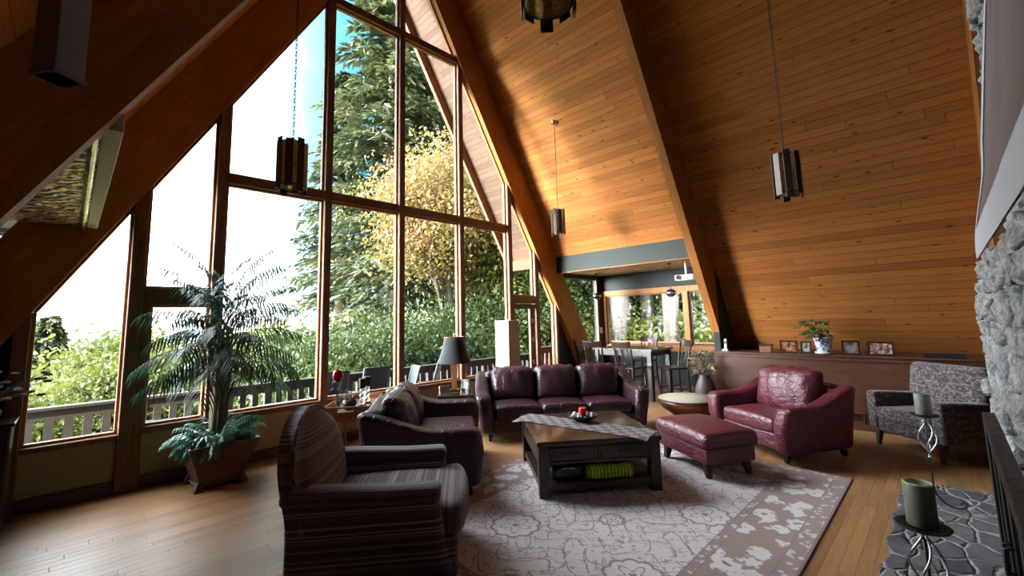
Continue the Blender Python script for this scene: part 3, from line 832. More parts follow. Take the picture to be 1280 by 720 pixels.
# squat jar with berries
t = thing('squat_pot', 'squat brown pot filled with dried pods, on the tray table', 'pot', on_tray(-.03, -.17))
MB().lathe([(.045,0),(.075,.015),(.088,.05),(.078,.085),(.06,.098),(.052,.095),(.07,.08),(.0,.07)], 24).build('pot', M['iron'], t, True)
b = MB()
for i in range(26):
    a = rnd.random()*6.28; r = .07*math.sqrt(rnd.random()); b.ball((r*math.cos(a), r*math.sin(a), .095+.05*rnd.random()), .014, 8)
b.build('pods', plain('dried_pods', (.22,.16,.12), .7, .4), t, True)
b = MB()
for i in range(14):
    a = rnd.random()*6.28; q = .02+.06*rnd.random(); b.tube([(.3*q*math.cos(a), .3*q*math.sin(a), .09), (q*math.cos(a), q*math.sin(a), .17+.06*rnd.random())], .003, 5)
b.build('twigs', M['bark'], t)
# glass ball candle stands with black candles
M['crystal'] = plain('crystal_glass', (.85,.88,.9), .05, .02, 5, 0, Transmission_Weight=.75)
for i, (du, dv, h, lab) in enumerate(((.11,-.12,3,'clear stacked glass ball candle stand, nearer one on the tray table'),(.13,.08,3,'clear stacked glass ball candle stand, farther one on the tray table'))):
    t = thing('glass_candle_stand', lab, 'candle stand', on_tray(du, dv), 0, 'glass candle stands on the tray table')
    MB().lathe([(.05,0),(.052,.008),(.015,.02)], 20).build('foot', M['iron'], t, True)
    z = .02
    for k in range(h):
        MB().ball((0,0,z+.034), .036, 16).build('glass_ball', M['crystal'], t, True); z += .066
    MB().lathe([(.012,z-.006),(.04,z+.004),(.042,z+.01),(0,z+.01)], 16).build('cup', M['iron'], t, True)
    tt = thing('black_candle', 'square black candle on the %s glass ball stand' % ('nearer' if i == 0 else 'farther'), 'candle', on_tray(du, dv, .602+z+.0105), UA+.5)
    MB().rbox(-.035,.035,-.035,.035,0,.11,.004,2).build('wax', M['black'], tt, True)
    MB().tube([(0,0,.108),(.002,0,.122)], .002, 6).build('wick', M['black'], tt)
t = thing('small_dish', 'small dark dish at the foot of the glass stands', 'dish', on_tray(.0,-.33))
MB().lathe([(.03,0),(.055,.012),(.06,.03),(.056,.03),(.04,.012),(0,.008)], 20).build('bowl', M['iron'], t, True)
MB().ball((0,0,.022), .02, 10, (1.2,1,.6)).build('stone', M['white'], t, True)

# ---- lamp table, lamp
M['tglass'] = m_glass('table_glass', (.88,.95,.92), 3.)
t = thing('glass_side_table', 'glass-topped side table with dark frame in the corner between loveseat and sofa', 'side table', UV(-.14, 6.88), UA)
b = MB(); ring(b, [(-.26,-.36),(.26,-.36),(.26,.36),(-.26,.36)], .03, 'z', .53, .565); b.build('frame', M['dark'], t, bevel=.003, seg=1)
MB().box(-.235,.235,-.33,.33,.545,.557).build('glass_top', M['tglass'], t)
for sx in (-1,1):
    for sy in (-1,1):
        MB().box(sx*.24-.018, sx*.24+.018, sy*.34-.018, sy*.34+.018, 0, .53).build('leg', M['dark'], t, bevel=.003, seg=1)
MB().box(-.235,.235,-.33,.33,.18,.20).build('shelf', M['dark'], t)
t = thing('table_lamp', 'table lamp with black bell shade and tapered wooden column', 'lamp', UV(-.16, 6.93, .566), UA)
MB().rbox(-.085,.085,-.085,.085,0,.03,.006,2).build('base', M['dark'], t, True)
b = MB(); b.add([(-.032,-.032,.03),(.032,-.032,.03),(.032,.032,.03),(-.032,.032,.03),(-.058,-.058,.46),(.058,-.058,.46),(.058,.058,.46),(-.058,.058,.46)], [(3,2,1,0),(4,5,6,7),(0,1,5,4),(1,2,6,5),(2,3,7,6),(3,0,4,7)])
b.build('column', M['cherry'], t, bevel=.006)
M['shade'] = m_fabric('black_shade_cloth', (.005,.007,.0065), (.009,.012,.011), 90)
prof = [(.265,.43),(.262,.44),(.235,.50),(.205,.58),(.178,.67),(.160,.76),(.153,.82)]
b = MB(); b.lathe([(r*1.0, z) for r, z in prof] + [(r*.975, z) for r, z in prof[::-1]], 40); b.f = [f for f in b.f if len(f) == 4]; b.m = [0]*len(b.f)
sh = b.build('lamp_shade', M['shade'], t, True)
MB().tube([(.153*math.cos(a), .153*math.sin(a), .82) for a in [2*PI*i/40 for i in range(40)]], .006, 6, True).build('trim', M['cherry'], sh, True)
MB().tube([(0,0,.46),(0,0,.85)], .007, 8).build('stem', M['brass'], t)
b = MB()
for k in range(3): b.tube([(0,0,.80),(.152*math.cos(k*2.1), .152*math.sin(k*2.1), .815)], .003, 6)
b.ball((0,0,.86), .016, 10); b.build('finial', M['brass'], t, True)
MB().ball((0,0,.60), .035, 12, (1,1,1.4)).build('bulb', M['white'], t, True)
M['photo'] = plain('faded_photo_print', (.30,.27,.24), .3, .5, 14, 0)
def frame_stand(loc, rot, w, h, lab, matf, group=None, matp=None, tilt=.25):
    t = thing('picture_frame', lab, 'picture frame', loc, rot, group)
    R = Matrix.Rotation(-tilt, 4, 'X')
    b = MB(); ring(b, [(-w/2,0),(w/2,0),(w/2,h),(-w/2,h)], .022, 'y', -.012, .008); b.v = [tuple(R @ Vector(q)) for q in b.v]
    b.build('frame', matf, t, bevel=.002, seg=1)
    b = MB(); b.box(-w/2+.015,w/2-.015,-.004,.004,.015,h-.015); b.v = [tuple(R @ Vector(q)) for q in b.v]; b.build('photo', matp or M['photo'], t)
    b = MB(); b.add([tuple(R @ Vector((-.02,.008,h*.7))), tuple(R @ Vector((.02,.008,h*.7))), (.03,h*.45,.002), (-.03,h*.45,.002)], [(0,1,2,3),(3,2,1,0)])
    b.build('easel_back', matf, t)
    return t
frame_stand(UV(-.30,6.70,.567), UA+.5, .16, .12, 'pale small frame on the glass table, left of the lamp', M['cream'])
frame_stand(UV(.0,7.06,.567), UA-.3, .13, .15, 'silver frame on the glass table, right of the lamp', M['steel'])
t = thing('glass_jar', 'small clear glass jar on the glass side table', 'jar', UV(.05,6.72,.566))
MB().lathe([(.035,0),(.04,.01),(.04,.08),(.03,.095),(.03,.10),(.026,.10),(.036,.078),(.034,.01),(0,.008)], 20).build('jar', M['crystal'], t, True)
MB().lathe([(.033,.10),(.033,.115),(.012,.12),(0,.135)], 20).build('lid', M['steel'], t, True)
# ---- paper floor lamp behind the sofa
g = G('pleated_paper'); X,Y,Z = g.xyz()
pl = g.m('SINE', g.m('MULTIPLY', Z, 260.)); nn = g.noise(scale=40.)[0]
M['paper'] = g.done(g.mix(g.mr(g.m('ADD', g.m('MULTIPLY', pl, .25), nn), .2, .9), (.27,.255,.225), (.36,.345,.31)), .8, g.bump(g.m('ADD', pl, nn), .5, .006))
t = thing('paper_floor_lamp', 'square white paper floor lamp standing behind the sofa by the door', 'floor lamp', (5.72, 5.82, 0), .1)
MB().rbox(-.15,.15,-.15,.15,.06,1.62,.012,(2,2,2)).build('lamp_shade', M['paper'], t, True)
b = MB()
for sx in (-1,1):
    for sy in (-1,1): b.box(sx*.15-.008, sx*.15+.008, sy*.15-.008, sy*.15+.008, 0, 1.635)
b.build('frame', M['cream'], t)
MB().box(-.16,.16,-.16,.16,.04,.06).build('base', M['cream'], t)
# ---- dining alcove: counter-height table and stools
t = thing('counter_table', 'dark counter-height dining table in the alcove by the wide window', 'dining table', (8.40, 4.80, 0))
MB().box(-.47,.47,-.68,.68,.94,.985).build('tabletop', M['darktop'], t, bevel=.006)
b = MB(); b.box(-.40,.40,-.62,-.59,.84,.94); b.box(-.40,.40,.59,.62,.84,.94); b.box(-.41,-.38,-.62,.62,.84,.94); b.box(.38,.41,-.62,.62,.84,.94); b.build('apron', M['dark'], t)
for sx in (-1,1):
    for sy in (-1,1):
        MB().box(sx*.39-.045, sx*.39+.045, sy*.60-.045, sy*.60+.045, 0, .94).build('leg', M['dark'], t, bevel=.004, seg=1)
st0 = thing('counter_stool', 'dark slat-back counter stool pulled out at the near right end of the table', 'bar stool', (8.02, 3.74, 0), UA-PI/2, 'counter stools in the dining alcove')
b = MB(); b.rbox(-.22,.22,-.21,.21,.64,.68,.018,(6,6,2), lambda p: (p[0]*(1-.12*(p[1]>0)*p[1]/.21), p[1], p[2]-.012*(1-(p[0]/.22)**2)*(p[2]>.66))); b.build('seat', M['dark'], st0, True)
for sx in (-1,1):
    MB().tube([(sx*.20,-.19,0),(sx*.185,-.18,.30),(sx*.175,-.17,.65)], [.016,.02,.022], 8).build('leg', M['dark'], st0, True)
    MB().tube([(sx*.20,.25,0),(sx*.175,.19,.35),(sx*.175,.185,.66),(sx*.185,.23,.95),(sx*.20,.29,1.14)], [.016,.02,.022,.018,.016], 8).build('leg', M['dark'], st0, True)
b = MB()
for (p, q) in (((-.19,-.185,.22),(.19,-.185,.22)),((-.19,-.185,.3),(-.18,.20,.3)),((.19,-.185,.3),(.18,.20,.3)),((-.18,.21,.24),(.18,.21,.24))): b.tube([p, q], .012, 8)
b.build('stretcher', M['dark'], st0, True)
bk = MB(); bk.rbox(-.215,.215,.27,.298,1.04,1.16,.012,(8,1,3), lambda p: (p[0], p[1]+.05*(1-(p[0]/.215)**2)+.22*(p[2]-1.1), p[2]+.012*(p[0]/.215)**2)); bk.build('top_rail', M['dark'], st0, True)
b = MB(); b.tube([(-.18,.20,.75),(0,.225,.75),(.18,.20,.75)], .012, 8)
b.build('lower_rail', M['dark'], st0, True)
for i in range(5):
    x = -.13+.065*i; s2 = 1 if i % 2 else -1
    pts = [(x+.022*s2*math.sin(PI*q), .205+.02*(1-(x/.18)**2)+.085*q+.02*(1-(x/.2)**2), .75+.31*q) for q in [j/8 for j in range(9)]]
    MB().tube(pts, .009, 6).build('slat', M['dark'], st0, True)
for (x, y, r, lab) in ((7.66,4.42,PI/2-.1,'dark slat-back counter stool at the near long side of the table, right one'),
                       (7.63,5.10,PI/2+.1,'dark slat-back counter stool at the near long side of the table, left one'),
                       (9.02,4.86,-PI/2,'dark slat-back counter stool on the window side of the table'),
                       (8.28,5.78,.1,'dark slat-back counter stool at the far left end of the table')):
    dup(st0, (x, y, 0), r, lab)
# projector and globe lamps
t = thing('projector', 'white video projector hanging from the patterned ceiling', 'projector', (7.98, 3.36, 2.27), UA-PI/2+.75)
MB().rbox(-.17,.17,-.13,.13,0,.10,.02,2).build('body', M['white'], t, True)
b = MB(); b.lathe([(.042,0),(.042,.03),(.034,.035),(.03,.02),(0,.018)], 20, M=Matrix.Translation((-.09,-.13,.052)) @ Matrix.Rotation(PI/2, 4, 'X')); b.build('lens', M['black'], t, True)
b = MB()
for i in range(6): b.box(.04,.15,-.135,-.128,.02+.012*i,.026+.012*i)
b.build('vent', M['black'], t)
MB().tube([(0,0,.10),(0,0,.389)], .018, 10).build('ceiling_mount', M['white'], t, True)
def globe(loc, lab):
    h = 2.66-loc[2]
    t = thing('globe_pendant', lab, 'pendant lamp', loc, 0, 'small globe pendants in the alcove')
    MB().ball((0,0,0), .095, 20, (1,1,.85)).build('globe', M['black'], t, True)
    MB().lathe([(.096,-.012),(.098,0),(.096,.012)], 24).build('band', M['steel'], t, True)
    MB().tube([(0,0,.07),(0,0,h-.002)], .005, 6).build('cord', M['black'], t)
    MB().lathe([(.045,h-.02),(.04,h-.001),(0,h-.001)], 16).build('canopy', M['black'], t, True)
globe((8.30,3.82,2.07), 'small black globe pendant with steel band hanging under the projector')
globe((8.75,5.84,2.13), 'small black globe pendant with steel band at the left end of the wide window')
t = thing('light_switch', 'pale switch plate on the dark green strip beside the corner', 'light switch', (9.36,6.178,1.30))
MB().box(-.06,.06,-.012,0,-.07,.07).build('plate', M['white'], t, bevel=.004, seg=1)
MB().box(-.012,.012,-.02,-.012,-.025,.025).build('rocker', M['cream'], t)
# drum table and floor vase
t = thing('drum_table', 'round cream-topped drum table between counter stools and burgundy armchair', 'side table', (6.52, 2.86, 0))
MB().lathe([(0,.40),(.40,.40),(.415,.41),(.41,.425),(.0,.43)], 40).build('tabletop', M['cream'], t, True)
MB().lathe([(.16,.14),(.22,.18),(.36,.28),(.41,.345),(.40,.40),(0,.40)], 40).build('body', M['cherry'], t, True)
for k in range(3):
    a = k*2.094+.5; c_, s2 = math.cos(a), math.sin(a)
    MB().tube([(c_*r, s2*r, z) for r, z in ((.12,.17),(.20,.13),(.26,.06),(.30,.018))], [.05,.04,.03,.022], 8).build('leg', M['cherry'], t, True)
M['clay'] = plain('dark_clay', (.085,.05,.045), .5, .25, 12, .2)
M['dry'] = m_leaf('dried_leaves', [(0,(.16,.11,.05)),(.5,(.26,.20,.10)),(1,(.40,.33,.20))], 8., .2)
t = thing('floor_vase', 'tall dark clay floor vase with dried leaves beside the ledge wall end', 'vase', (7.52, 2.98, 0))
MB().lathe([(.09,0),(.13,.03),(.165,.25),(.16,.42),(.115,.55),(.085,.60),(.095,.64),(.085,.64),(.075,.60),(.10,.55),(0,.50)], 28).build('vase', M['clay'], t, True)
V, F = [], []
def leaf_quad(V, F, p, d, l, w, droop=.3, n=3, roll=None):
    d = Vector(d).normalized(); sd = d.cross(Vector((0,0,1)))
    sd = sd.normalized() if sd.length > 1e-3 else Vector((1,0,0))
    if roll: sd = (Matrix.Rotation(roll, 3, d) @ sd)
    b0 = len(V)
    for i in range(n+1):
        s = i/n; c = Vector(p)+d*l*s+Vector((0,0,-droop*l*s*s)); ww = w*math.sin(PI*min(.97, .12+.86*s))
        V.append(tuple(c-sd*ww)); V.append(tuple(c+sd*ww))
    for i in range(n): F.append((b0+2*i, b0+2*i+1, b0+2*i+3, b0+2*i+2))
for i in range(110):
    a = rnd.random()*6.28; e = .2+1.1*rnd.random(); r = .05+.12*rnd.random()
    p = (r*math.cos(a), r*math.sin(a), .66+.34*rnd.random())
    leaf_quad(V, F, p, (math.cos(a)*math.cos(e), math.sin(a)*math.cos(e), math.sin(e)), .10+.06*rnd.random(), .022, .6, 3, rnd.random()*3)
np_mesh('dried_leaves', V, F, M['dry'], t)
b = MB()
for i in range(12):
    a = i*.55; b.tube([(0,0,.5),(.05*math.cos(a),.05*math.sin(a),.68),(.13*math.cos(a),.13*math.sin(a),.95)], .004, 5)
b.build('stems', M['bark'], t)

# ---- things on the ledge
LZ = 1.013
t = thing('cordless_phone', 'grey cordless phone standing in its cradle at the left end of the ledge', 'telephone', (7.85, 2.72, LZ), -PI/2)
MB().rbox(-.05,.05,-.05,.05,0,.035,.012,2).build('cradle', M['white'], t, True)
MB().rbox(-.024,.024,-.012,.014,.02,.20,.01,3, lambda p: (p[0], p[1]+.10*(p[2]-.02), p[2])).build('handset', plain('grey_plastic', (.30,.31,.31), .4), t, True)
MB().box(-.016,.016,-.016,-.008,.12,.16).build('screen', M['black'], t)
t = thing('small_keepsake_box', 'small dark keepsake box on the ledge left of the picture frames', 'box', (7.87, 2.11, LZ), -PI/2)
MB().box(-.085,.085,-.06,.06,0,.10).build('body', M['cherry'], t, bevel=.004, seg=1)
MB().box(-.092,.092,-.067,.067,.10,.125).build('lid', M['dark'], t, bevel=.005, seg=1)
def pic(name, stops, sc):
    g = G(name); n_ = g.noise(scale=sc, detail=3)[0]
    return g.done(g.ramp(n_, stops), .25)
ph1 = pic('photo_warm', [(.35,(.03,.02,.02)),(.5,(.30,.10,.05)),(.6,(.45,.22,.13)),(.7,(.12,.10,.10))], 14)
ph2 = pic('photo_grey', [(.35,(.04,.04,.04)),(.55,(.35,.33,.30)),(.65,(.12,.11,.10))], 16)
ph3 = pic('photo_soft', [(.35,(.05,.04,.04)),(.55,(.22,.18,.17)),(.7,(.14,.10,.10))], 9)
ph4 = pic('photo_group', [(.35,(.05,.03,.03)),(.5,(.28,.15,.12)),(.6,(.55,.46,.34)),(.7,(.18,.12,.11))], 18)
frame_stand((7.86,1.80,LZ), -PI/2, .24, .19, 'wide dark frame with an orange-toned picture on the ledge', M['dark'], None, ph1)
frame_stand((7.86,1.57,LZ), -PI/2, .14, .18, 'narrow dark frame with a grey picture, left of the blue and white planter', M['dark'], None, ph2)
frame_stand((7.86,1.03,LZ), -PI/2, .21, .20, 'dim picture frame on the ledge right of the blue and white planter', M['dark'], None, ph3)
frame_stand((7.86,.70,LZ), -PI/2, .28, .19, 'widest picture frame, farthest right on the ledge', M['dark'], None, ph4)
t = thing('potted_houseplant', 'leafy houseplant in a blue and white ceramic planter on the ledge', 'potted plant', (7.88, 1.35, LZ))
g = G('blue_white_ceramic'); nn = g.noise(scale=16., detail=2)[0]
M['delft'] = g.done(g.ramp(nn, [(.5,(.62,.64,.68)),(.56,(.08,.13,.36)),(.64,(.10,.16,.42)),(.68,(.62,.64,.68))]), .2)
MB().lathe([(.075,.02),(.085,.03),(.115,.20),(.12,.235),(.11,.235),(.10,.20),(0,.19)], 32).build('planter', M['delft'], t, True)
MB().lathe([(.07,0),(.105,.012),(.115,.03),(.105,.03),(.0,.016)], 32).build('saucer', M['white'], t, True)
V, F = [], []
for i in range(75):
    a = rnd.random()*6.28; e = -.2+1.3*rnd.random(); r = .03+.14*rnd.random()
    sh = .10 if rnd.random() < .5 else .03
    p = (r*math.cos(a)-.02, r*math.sin(a)+sh*1.1, .24+.24*rnd.random())
    leaf_quad(V, F, p, (math.cos(a)*math.cos(e), math.sin(a)*math.cos(e)+.4, math.sin(e)), .085+.05*rnd.random(), .028, .6, 4, rnd.random()*2-1)
M['hleaf'] = m_leaf('house_leaf', [(0,(.03,.07,.02)),(.5,(.07,.14,.04)),(1,(.25,.30,.16))], 7., .25, .4)
np_mesh('leaves', V, F, M['hleaf'], t, True)
b = MB()
for i in range(9):
    a = i*.7; b.tube([(0,0,.19),(.04*math.cos(a),.04*math.sin(a)+.03,.3),(.1*math.cos(a),.1*math.sin(a)+.09,.42)], .005, 5)
b.build('stems', M['bark'], t)
t = thing('black_tray', 'low black tray lying on the ledge behind the mottled armchair', 'tray', (7.88, .08, LZ))
MB().box(-.11,.11,-.20,.20,0,.02).build('tray', M['black'], t, bevel=.006)
b = MB(); ring(b, [(-.11,-.20),(.11,-.20),(.11,.20),(-.11,.20)], .012, 'z', .02, .04); b.build('rim', M['black'], t)
t = thing('wall_vent', 'small metal heating vent low on the knee wall behind the burgundy armchair', 'vent', (7.748, 1.10, .17), -PI/2)
b = MB(); ring(b, [(-.16,-.065),(.16,-.065),(.16,.065),(-.16,.065)], .018, 'y', -.012, 0); b.build('frame', M['panelw'], t)
b = MB()
for i in range(6): b.add([(-.145,-.003,-.05+.017*i),(.145,-.003,-.05+.017*i),(.145,-.011,-.040+.017*i),(-.145,-.011,-.040+.017*i)], [(0,1,2,3),(3,2,1,0)])
b.build('louvre', M['iron'], t)

# ---- pendant lamps
g = G('crackled_amber_glass'); cr = g.vor(scale=38., feat='DISTANCE_TO_EDGE')[0]
e_ = g.mr(cr, .02, .14)
dd = g.n('BsdfPrincipled', None, Base_Color=g.mix(e_, (.12,.08,.04), (.85,.66,.38)), Roughness=.25, Normal=g.bump(e_, .5, .006))
tt_ = g.n('BsdfTranslucent', None, Color=(.85,.66,.38,1)); mxs = g.n('MixShader', None, i0=.5, i1=dd.outputs[0], i2=tt_.outputs[0]); g.t.links.new(mxs.outputs[0], g.out.inputs[0]); M['amber'] = g.mat
M['strap'] = m_metal('dark_bronze_strap', (.075,.06,.05), .32, .85)
def pendant(loc, ztop, lab, rot=0, canopy=None, chain=True):
    # loc = centre of the shade
    t = thing('pendant_lamp', lab, 'pendant lamp', loc, rot, 'cylindrical strap pendants')
    h = .20
    b = MB(); b.lathe([(.108,-h),(.108,h)], 32); b.lathe([(.104,h),(.104,-h)], 32); b.f = [f for f in b.f if len(f) == 4]; b.m = [0]*len(b.f)
    b.build('glass_shade', M['amber'], t, True)
    for k in range(8):
        a = 2*PI*k/8; z0, z1 = ((-h-.055, h+.03) if k % 2 == 0 else (-h-.02, h+.01))
        b = MB(); b.box(-.031,.031,.116,.125,z0,z1, Matrix.Rotation(a, 4, 'Z'))
        b.box(-.004,.004,.124,.127,h-.03,h-.022, Matrix.Rotation(a, 4, 'Z')); b.box(-.004,.004,.124,.127,-h+.022,-h+.03, Matrix.Rotation(a, 4, 'Z'))
        b.build('strap', M['strap'], t, bevel=.002, seg=1)
    for z in (-h+.005, h-.005):
        MB().tube([(.112*math.cos(q), .112*math.sin(q), z) for q in [2*PI*i/32 for i in range(32)]], .006, 6, True).build('ring', M['strap'], t, True)
    b = MB()
    for k in range(4): b.tube([(0,0,h+.05),(.11*math.cos(k*PI/2), .11*math.sin(k*PI/2), h-.005)], .004, 6)
    b.tube([(0,0,h-.06),(0,0,h+.06)], .012, 8); b.build('spider', M['strap'], t, True)
    MB().ball((0,0,.06), .03, 12, (1,1,1.3)).build('bulb', M['white'], t, True)
    zt = ztop-loc[2]
    b = MB(); z = h+.05
    if chain:
        L_ = .042; i = 0
        while z < zt-.02:
            q = [(.011*math.cos(w_), 0, z+L_/2+ (L_/2-.004+.006)*math.sin(w_)) for w_ in [2*PI*j/10 for j in range(10)]]
            if i % 2: q = [(0, x, zz) for x, _, zz in q]
            b.tube(q, .0032, 5, True); z += L_-.004; i += 1
        b.tube([(.004,.004,h+.05),(.004,.004,zt)], .002, 5)
    else:
        b.tube([(0,0,h+.05),(0,0,zt)], .006, 8)
    b.build('chain' if chain else 'rod', M['strap'], t, True)
    MB().ball((0,0,zt-.02), .07, 16, (1,1,.6)).build('canopy', M['brass'], t, True)
    return t
zs_r = lambda x: ZS-K60*(x-XA)
zs_l = lambda x: ZS-K60*(XA-x)
pendant((6.17,4.88,3.39), zs_r(6.17)-.02, 'strap pendant lamp on a thin rod before the middle bay of the plank slope', .2, chain=False)
pendant((1.305,4.02,3.06), zs_l(1.305)-.03, 'dark strap pendant lamp on a chain in front of the tall left window', .25)
pendant((4.995,1.01,3.02), zs_r(4.995)-.03, 'strap pendant lamp on a chain at the right, before the dim plank slope', .35)
pendant((1.455,1.16,3.285), zs_l(1.455)-.03, 'nearest strap pendant lamp, cut off by the top edge of the view', .76)

# ---- stone fireplace
g = G('field_stone')
v = g.vor(scale=2.6); w1 = g.white(v[1])[0]
n1_ = g.noise(scale=9., detail=6, rough=.65)[0]; n2_ = g.noise(scale=45., detail=4)[0]
c = g.ramp(g.noise(scale=1.7, detail=2)[0], [(.3,(.16,.16,.165)),(.42,(.34,.335,.33)),(.5,(.24,.225,.21)),(.56,(.42,.41,.40)),(.65,(.30,.25,.20)),(.75,(.20,.205,.215))])
c = g.mix(g.mr(n1_, .35, .7), (.09,.09,.095), c)
c = g.mix(g.mr(n2_, .45, .75, 0, .5), c, (.55,.54,.53))
M['stone'] = g.done(c, .85, g.bump(g.m('ADD', n1_, g.m('MULTIPLY', n2_, .4)), 1., .03))
M['mortar'] = plain('grey_mortar', (.17,.165,.16), .95, .25, 18, .4)
t = thing('stone_fireplace', 'fieldstone fireplace and chimney with black glass doors at the right edge', 'fireplace', (0,0,0))
struct_fire = MB(); FX0, FX1 = .85, 5.86
bm_ = MB(); bm_.prism([(-1.15,0),(-.27,0),(-.37,1.95),(-1.15,1.95)], 'x', FX0, FX1)
bm_.prism([(1.2,1.9),(5.0,1.9),(4.4,5.6),(1.6,5.6)], 'y', -1.15, -.50)
bm_.build('masonry_core', M['mortar'], t)
sb = MB(); r2 = random.Random(5)
def stone(cx, cy, cz, sx, sy, sz):
    ph = [r2.random()*6 for _ in range(6)]
    am = .16
    def fn(p):
        x, y, z = (p[0]-cx)/sx, (p[1]-cy)/sy, (p[2]-cz)/sz
        return (p[0]+sx*am*math.sin(3*z+ph[0])*math.cos(2*y+ph[1]), p[1]+sy*am*1.4*math.sin(4*x+ph[2])*math.cos(3*z+ph[3]), p[2]+sz*am*math.sin(3.5*x+ph[4])*math.cos(2*y+ph[5]))
    sb.rbox(cx-sx, cx+sx, cy-sy, cy+sy, cz-sz, cz+sz, min(sx,sz)*.38, (2,1,2), fn)
z = .0
BX0, BX1, BZ0, BZ1 = 1.9, 3.9, .06, 1.02     # fire opening
while z < 1.95:
    h = .11+.10*r2.random()
    x = FX0
    while x < FX1+.02:
        w_ = .13+.24*r2.random()
        hh_ = h*(.85+.4*r2.random())
        if not (x+w_ > BX0 and x < BX1 and z+h*.5 < BZ1 and z+h > BZ0):
            dpt = .08+.05*r2.random()
            stone(x+w_/2, -.255-.05*z, z+h/2, w_/2*.97, dpt, hh_/2*.98)
        x += w_
    # right end return
    y = -.36
    while y > -1.15:
        w_ = .14+.2*r2.random(); stone(FX1+.01, y-w_/2, z+h/2, .08+.05*r2.random(), w_/2, h/2); y -= w_
    z += h
z = 1.95
while z < 5.5:
    h = .13+.12*r2.random(); f = (z-1.9)/3.7
    x0, x1 = 1.2+.4*f, 5.0-.6*f
    x = x0
    while x < x1:
        w_ = .14+.24*r2.random(); stone(x+w_/2, -.47, z+h/2, w_/2, .07+.05*r2.random(), h/2); x += w_
    y = -.6
    while y > -1.1:
        w_ = .16+.2*r2.random(); stone(x1+.02, y-w_/2, z+h/2, .07+.05*r2.random(), w_/2, h/2); y -= w_
    z += h
sb.build('stonework', M['stone'], t, True)
fd = MB(); ring(fd, [(BX0,BZ0),(BX1,BZ0),(BX1,BZ1),(BX0,BZ1)], .07, 'y', -.14, -.085); fd.build('door_frame', M['iron'], t, bevel=.004, seg=1)
M['fglass'] = plain('smoked_fire_glass', (.015,.016,.018), .08, .1, 8, 0)
for i in range(4):
    x0 = BX0+.07+(BX1-BX0-.14)*i/4; x1 = x0+(BX1-BX0-.14)/4
    dr = MB(); ring(dr, [(x0+.005,BZ0+.075),(x1-.005,BZ0+.075),(x1-.005,BZ1-.075),(x0+.005,BZ1-.075)], .035, 'y', -.125, -.10)
    dd_ = dr.build('door', M['iron'], t, bevel=.003, seg=1)
    MB().box(x0+.03, x1-.03, -.118, -.110, BZ0+.10, BZ1-.10).build('door_glass', M['fglass'], dd_)
    if i in (1, 2):
        hx = x1-.03 if i == 1 else x0+.03
        MB().tube([(hx,-.10,.50),(hx,-.07,.51),(hx,-.07,.62),(hx,-.10,.63)], .008, 8).build('handle', M['iron'], dd_, True)
# draped silver-grey hanging above the mantel
g = G('silver_satin'); nn = g.noise(g.map((14,14,1.2)), 1., 3.)[0]
M['satin'] = g.done(g.mix(g.mr(nn, .3, .7), (.15,.14,.155), (.25,.24,.265)), .38, None, Sheen_Weight=.3)
M['satinw'] = plain('pale_ribbed_border', (.58,.60,.66), .6, .12, 60, .2)
t = thing('satin_hanging', 'silver-grey satin cloth with pale border draped over the stone mantel', 'wall hanging', (0,0,0))
def cloth(x0, x1, z0, z1, nx, nz, off):
    b = MB(); vs = []; fs = []
    def yy(z): 
        return -.105 - .055*sst(1.85,2.25,z) - .17*max(0,(z-2.25))**1.0*.75
    for s2 in (0,1):
        for i in range(nx+1):
            for j in range(nz+1):
                x = x0+(x1-x0)*i/nx; z = z0+(z1-z0)*j/nz
                vs.append((x, yy(z)+off+.005*math.sin(9*x+1.5*z)*min(1,max(0,(z-1.9)*2.2))-.004*s2, z+.02*math.sin(5*x)*(j==0)*0))
    n_ = (nx+1)*(nz+1)
    for i in range(nx):
        for j in range(nz):
            q = (i*(nz+1)+j, (i+1)*(nz+1)+j, (i+1)*(nz+1)+j+1, i*(nz+1)+j+1); fs.append(q); fs.append(tuple(k+n_ for k in q[::-1]))
    return b.add(vs, fs)
cloth(.75, 2.40, 1.93, 3.3, 40, 24, 0).build('cloth', M['satin'], t, True)
bb = cloth(.75, 2.46, 1.83, 1.94, 40, 3, .003); bb2 = cloth(2.39, 2.46, 1.93, 3.3, 2, 24, .003); bb.add(bb2.v, bb2.f)
bb.build('border', M['satinw'], t, True)
# hearth of flat flagstones
g = G('hearth_flagstones')
wv = g.n('VectorMath', {'operation':'ADD'}, i0=g.map((1,1.6,1)), i1=g.n('VectorMath', {'operation':'SCALE'}, i0=g.noise(scale=3.)[1], Scale=.25).outputs[0]).outputs[0]
v = g.vor(wv, 4.2); ve = g.vor(wv, 4.2, 'DISTANCE_TO_EDGE')[0]
n1_ = g.noise(scale=14., detail=6, rough=.65)[0]
c = g.mix(g.white(v[1])[0], (.07,.07,.085), (.19,.18,.185))
c = g.mix(g.mr(n1_, .35, .7), g.mix(.6, c, (.03,.03,.035)), c)
c = g.mix(g.mr(ve, .02, .06, .9, 0), c, (.28,.265,.255))
hgt = g.m('ADD', g.mr(ve, .0, .09), g.m('MULTIPLY', n1_, .8))
M['flag'] = g.done(c, .55, g.bump(hgt, 1., .02))
b = MB(); pl_ = []
r3 = random.Random(3)
for i in range(40): pl_.append((.8+4.86*i/39, .44+.018*math.sin(i*1.7)+.02*r3.random()))
for i in range(7): pl_.append((5.66+.02*r3.random(), .42-.52*i/6))
pl_ += [(5.66,-.13),(.8,-.13)]
b.prism(pl_, 'z', 0, .055)
tag(b.build('stone_hearth', M['flag'], bevel=.012), 'low grey flagstone hearth slab on the floor in front of the fireplace', 'hearth')
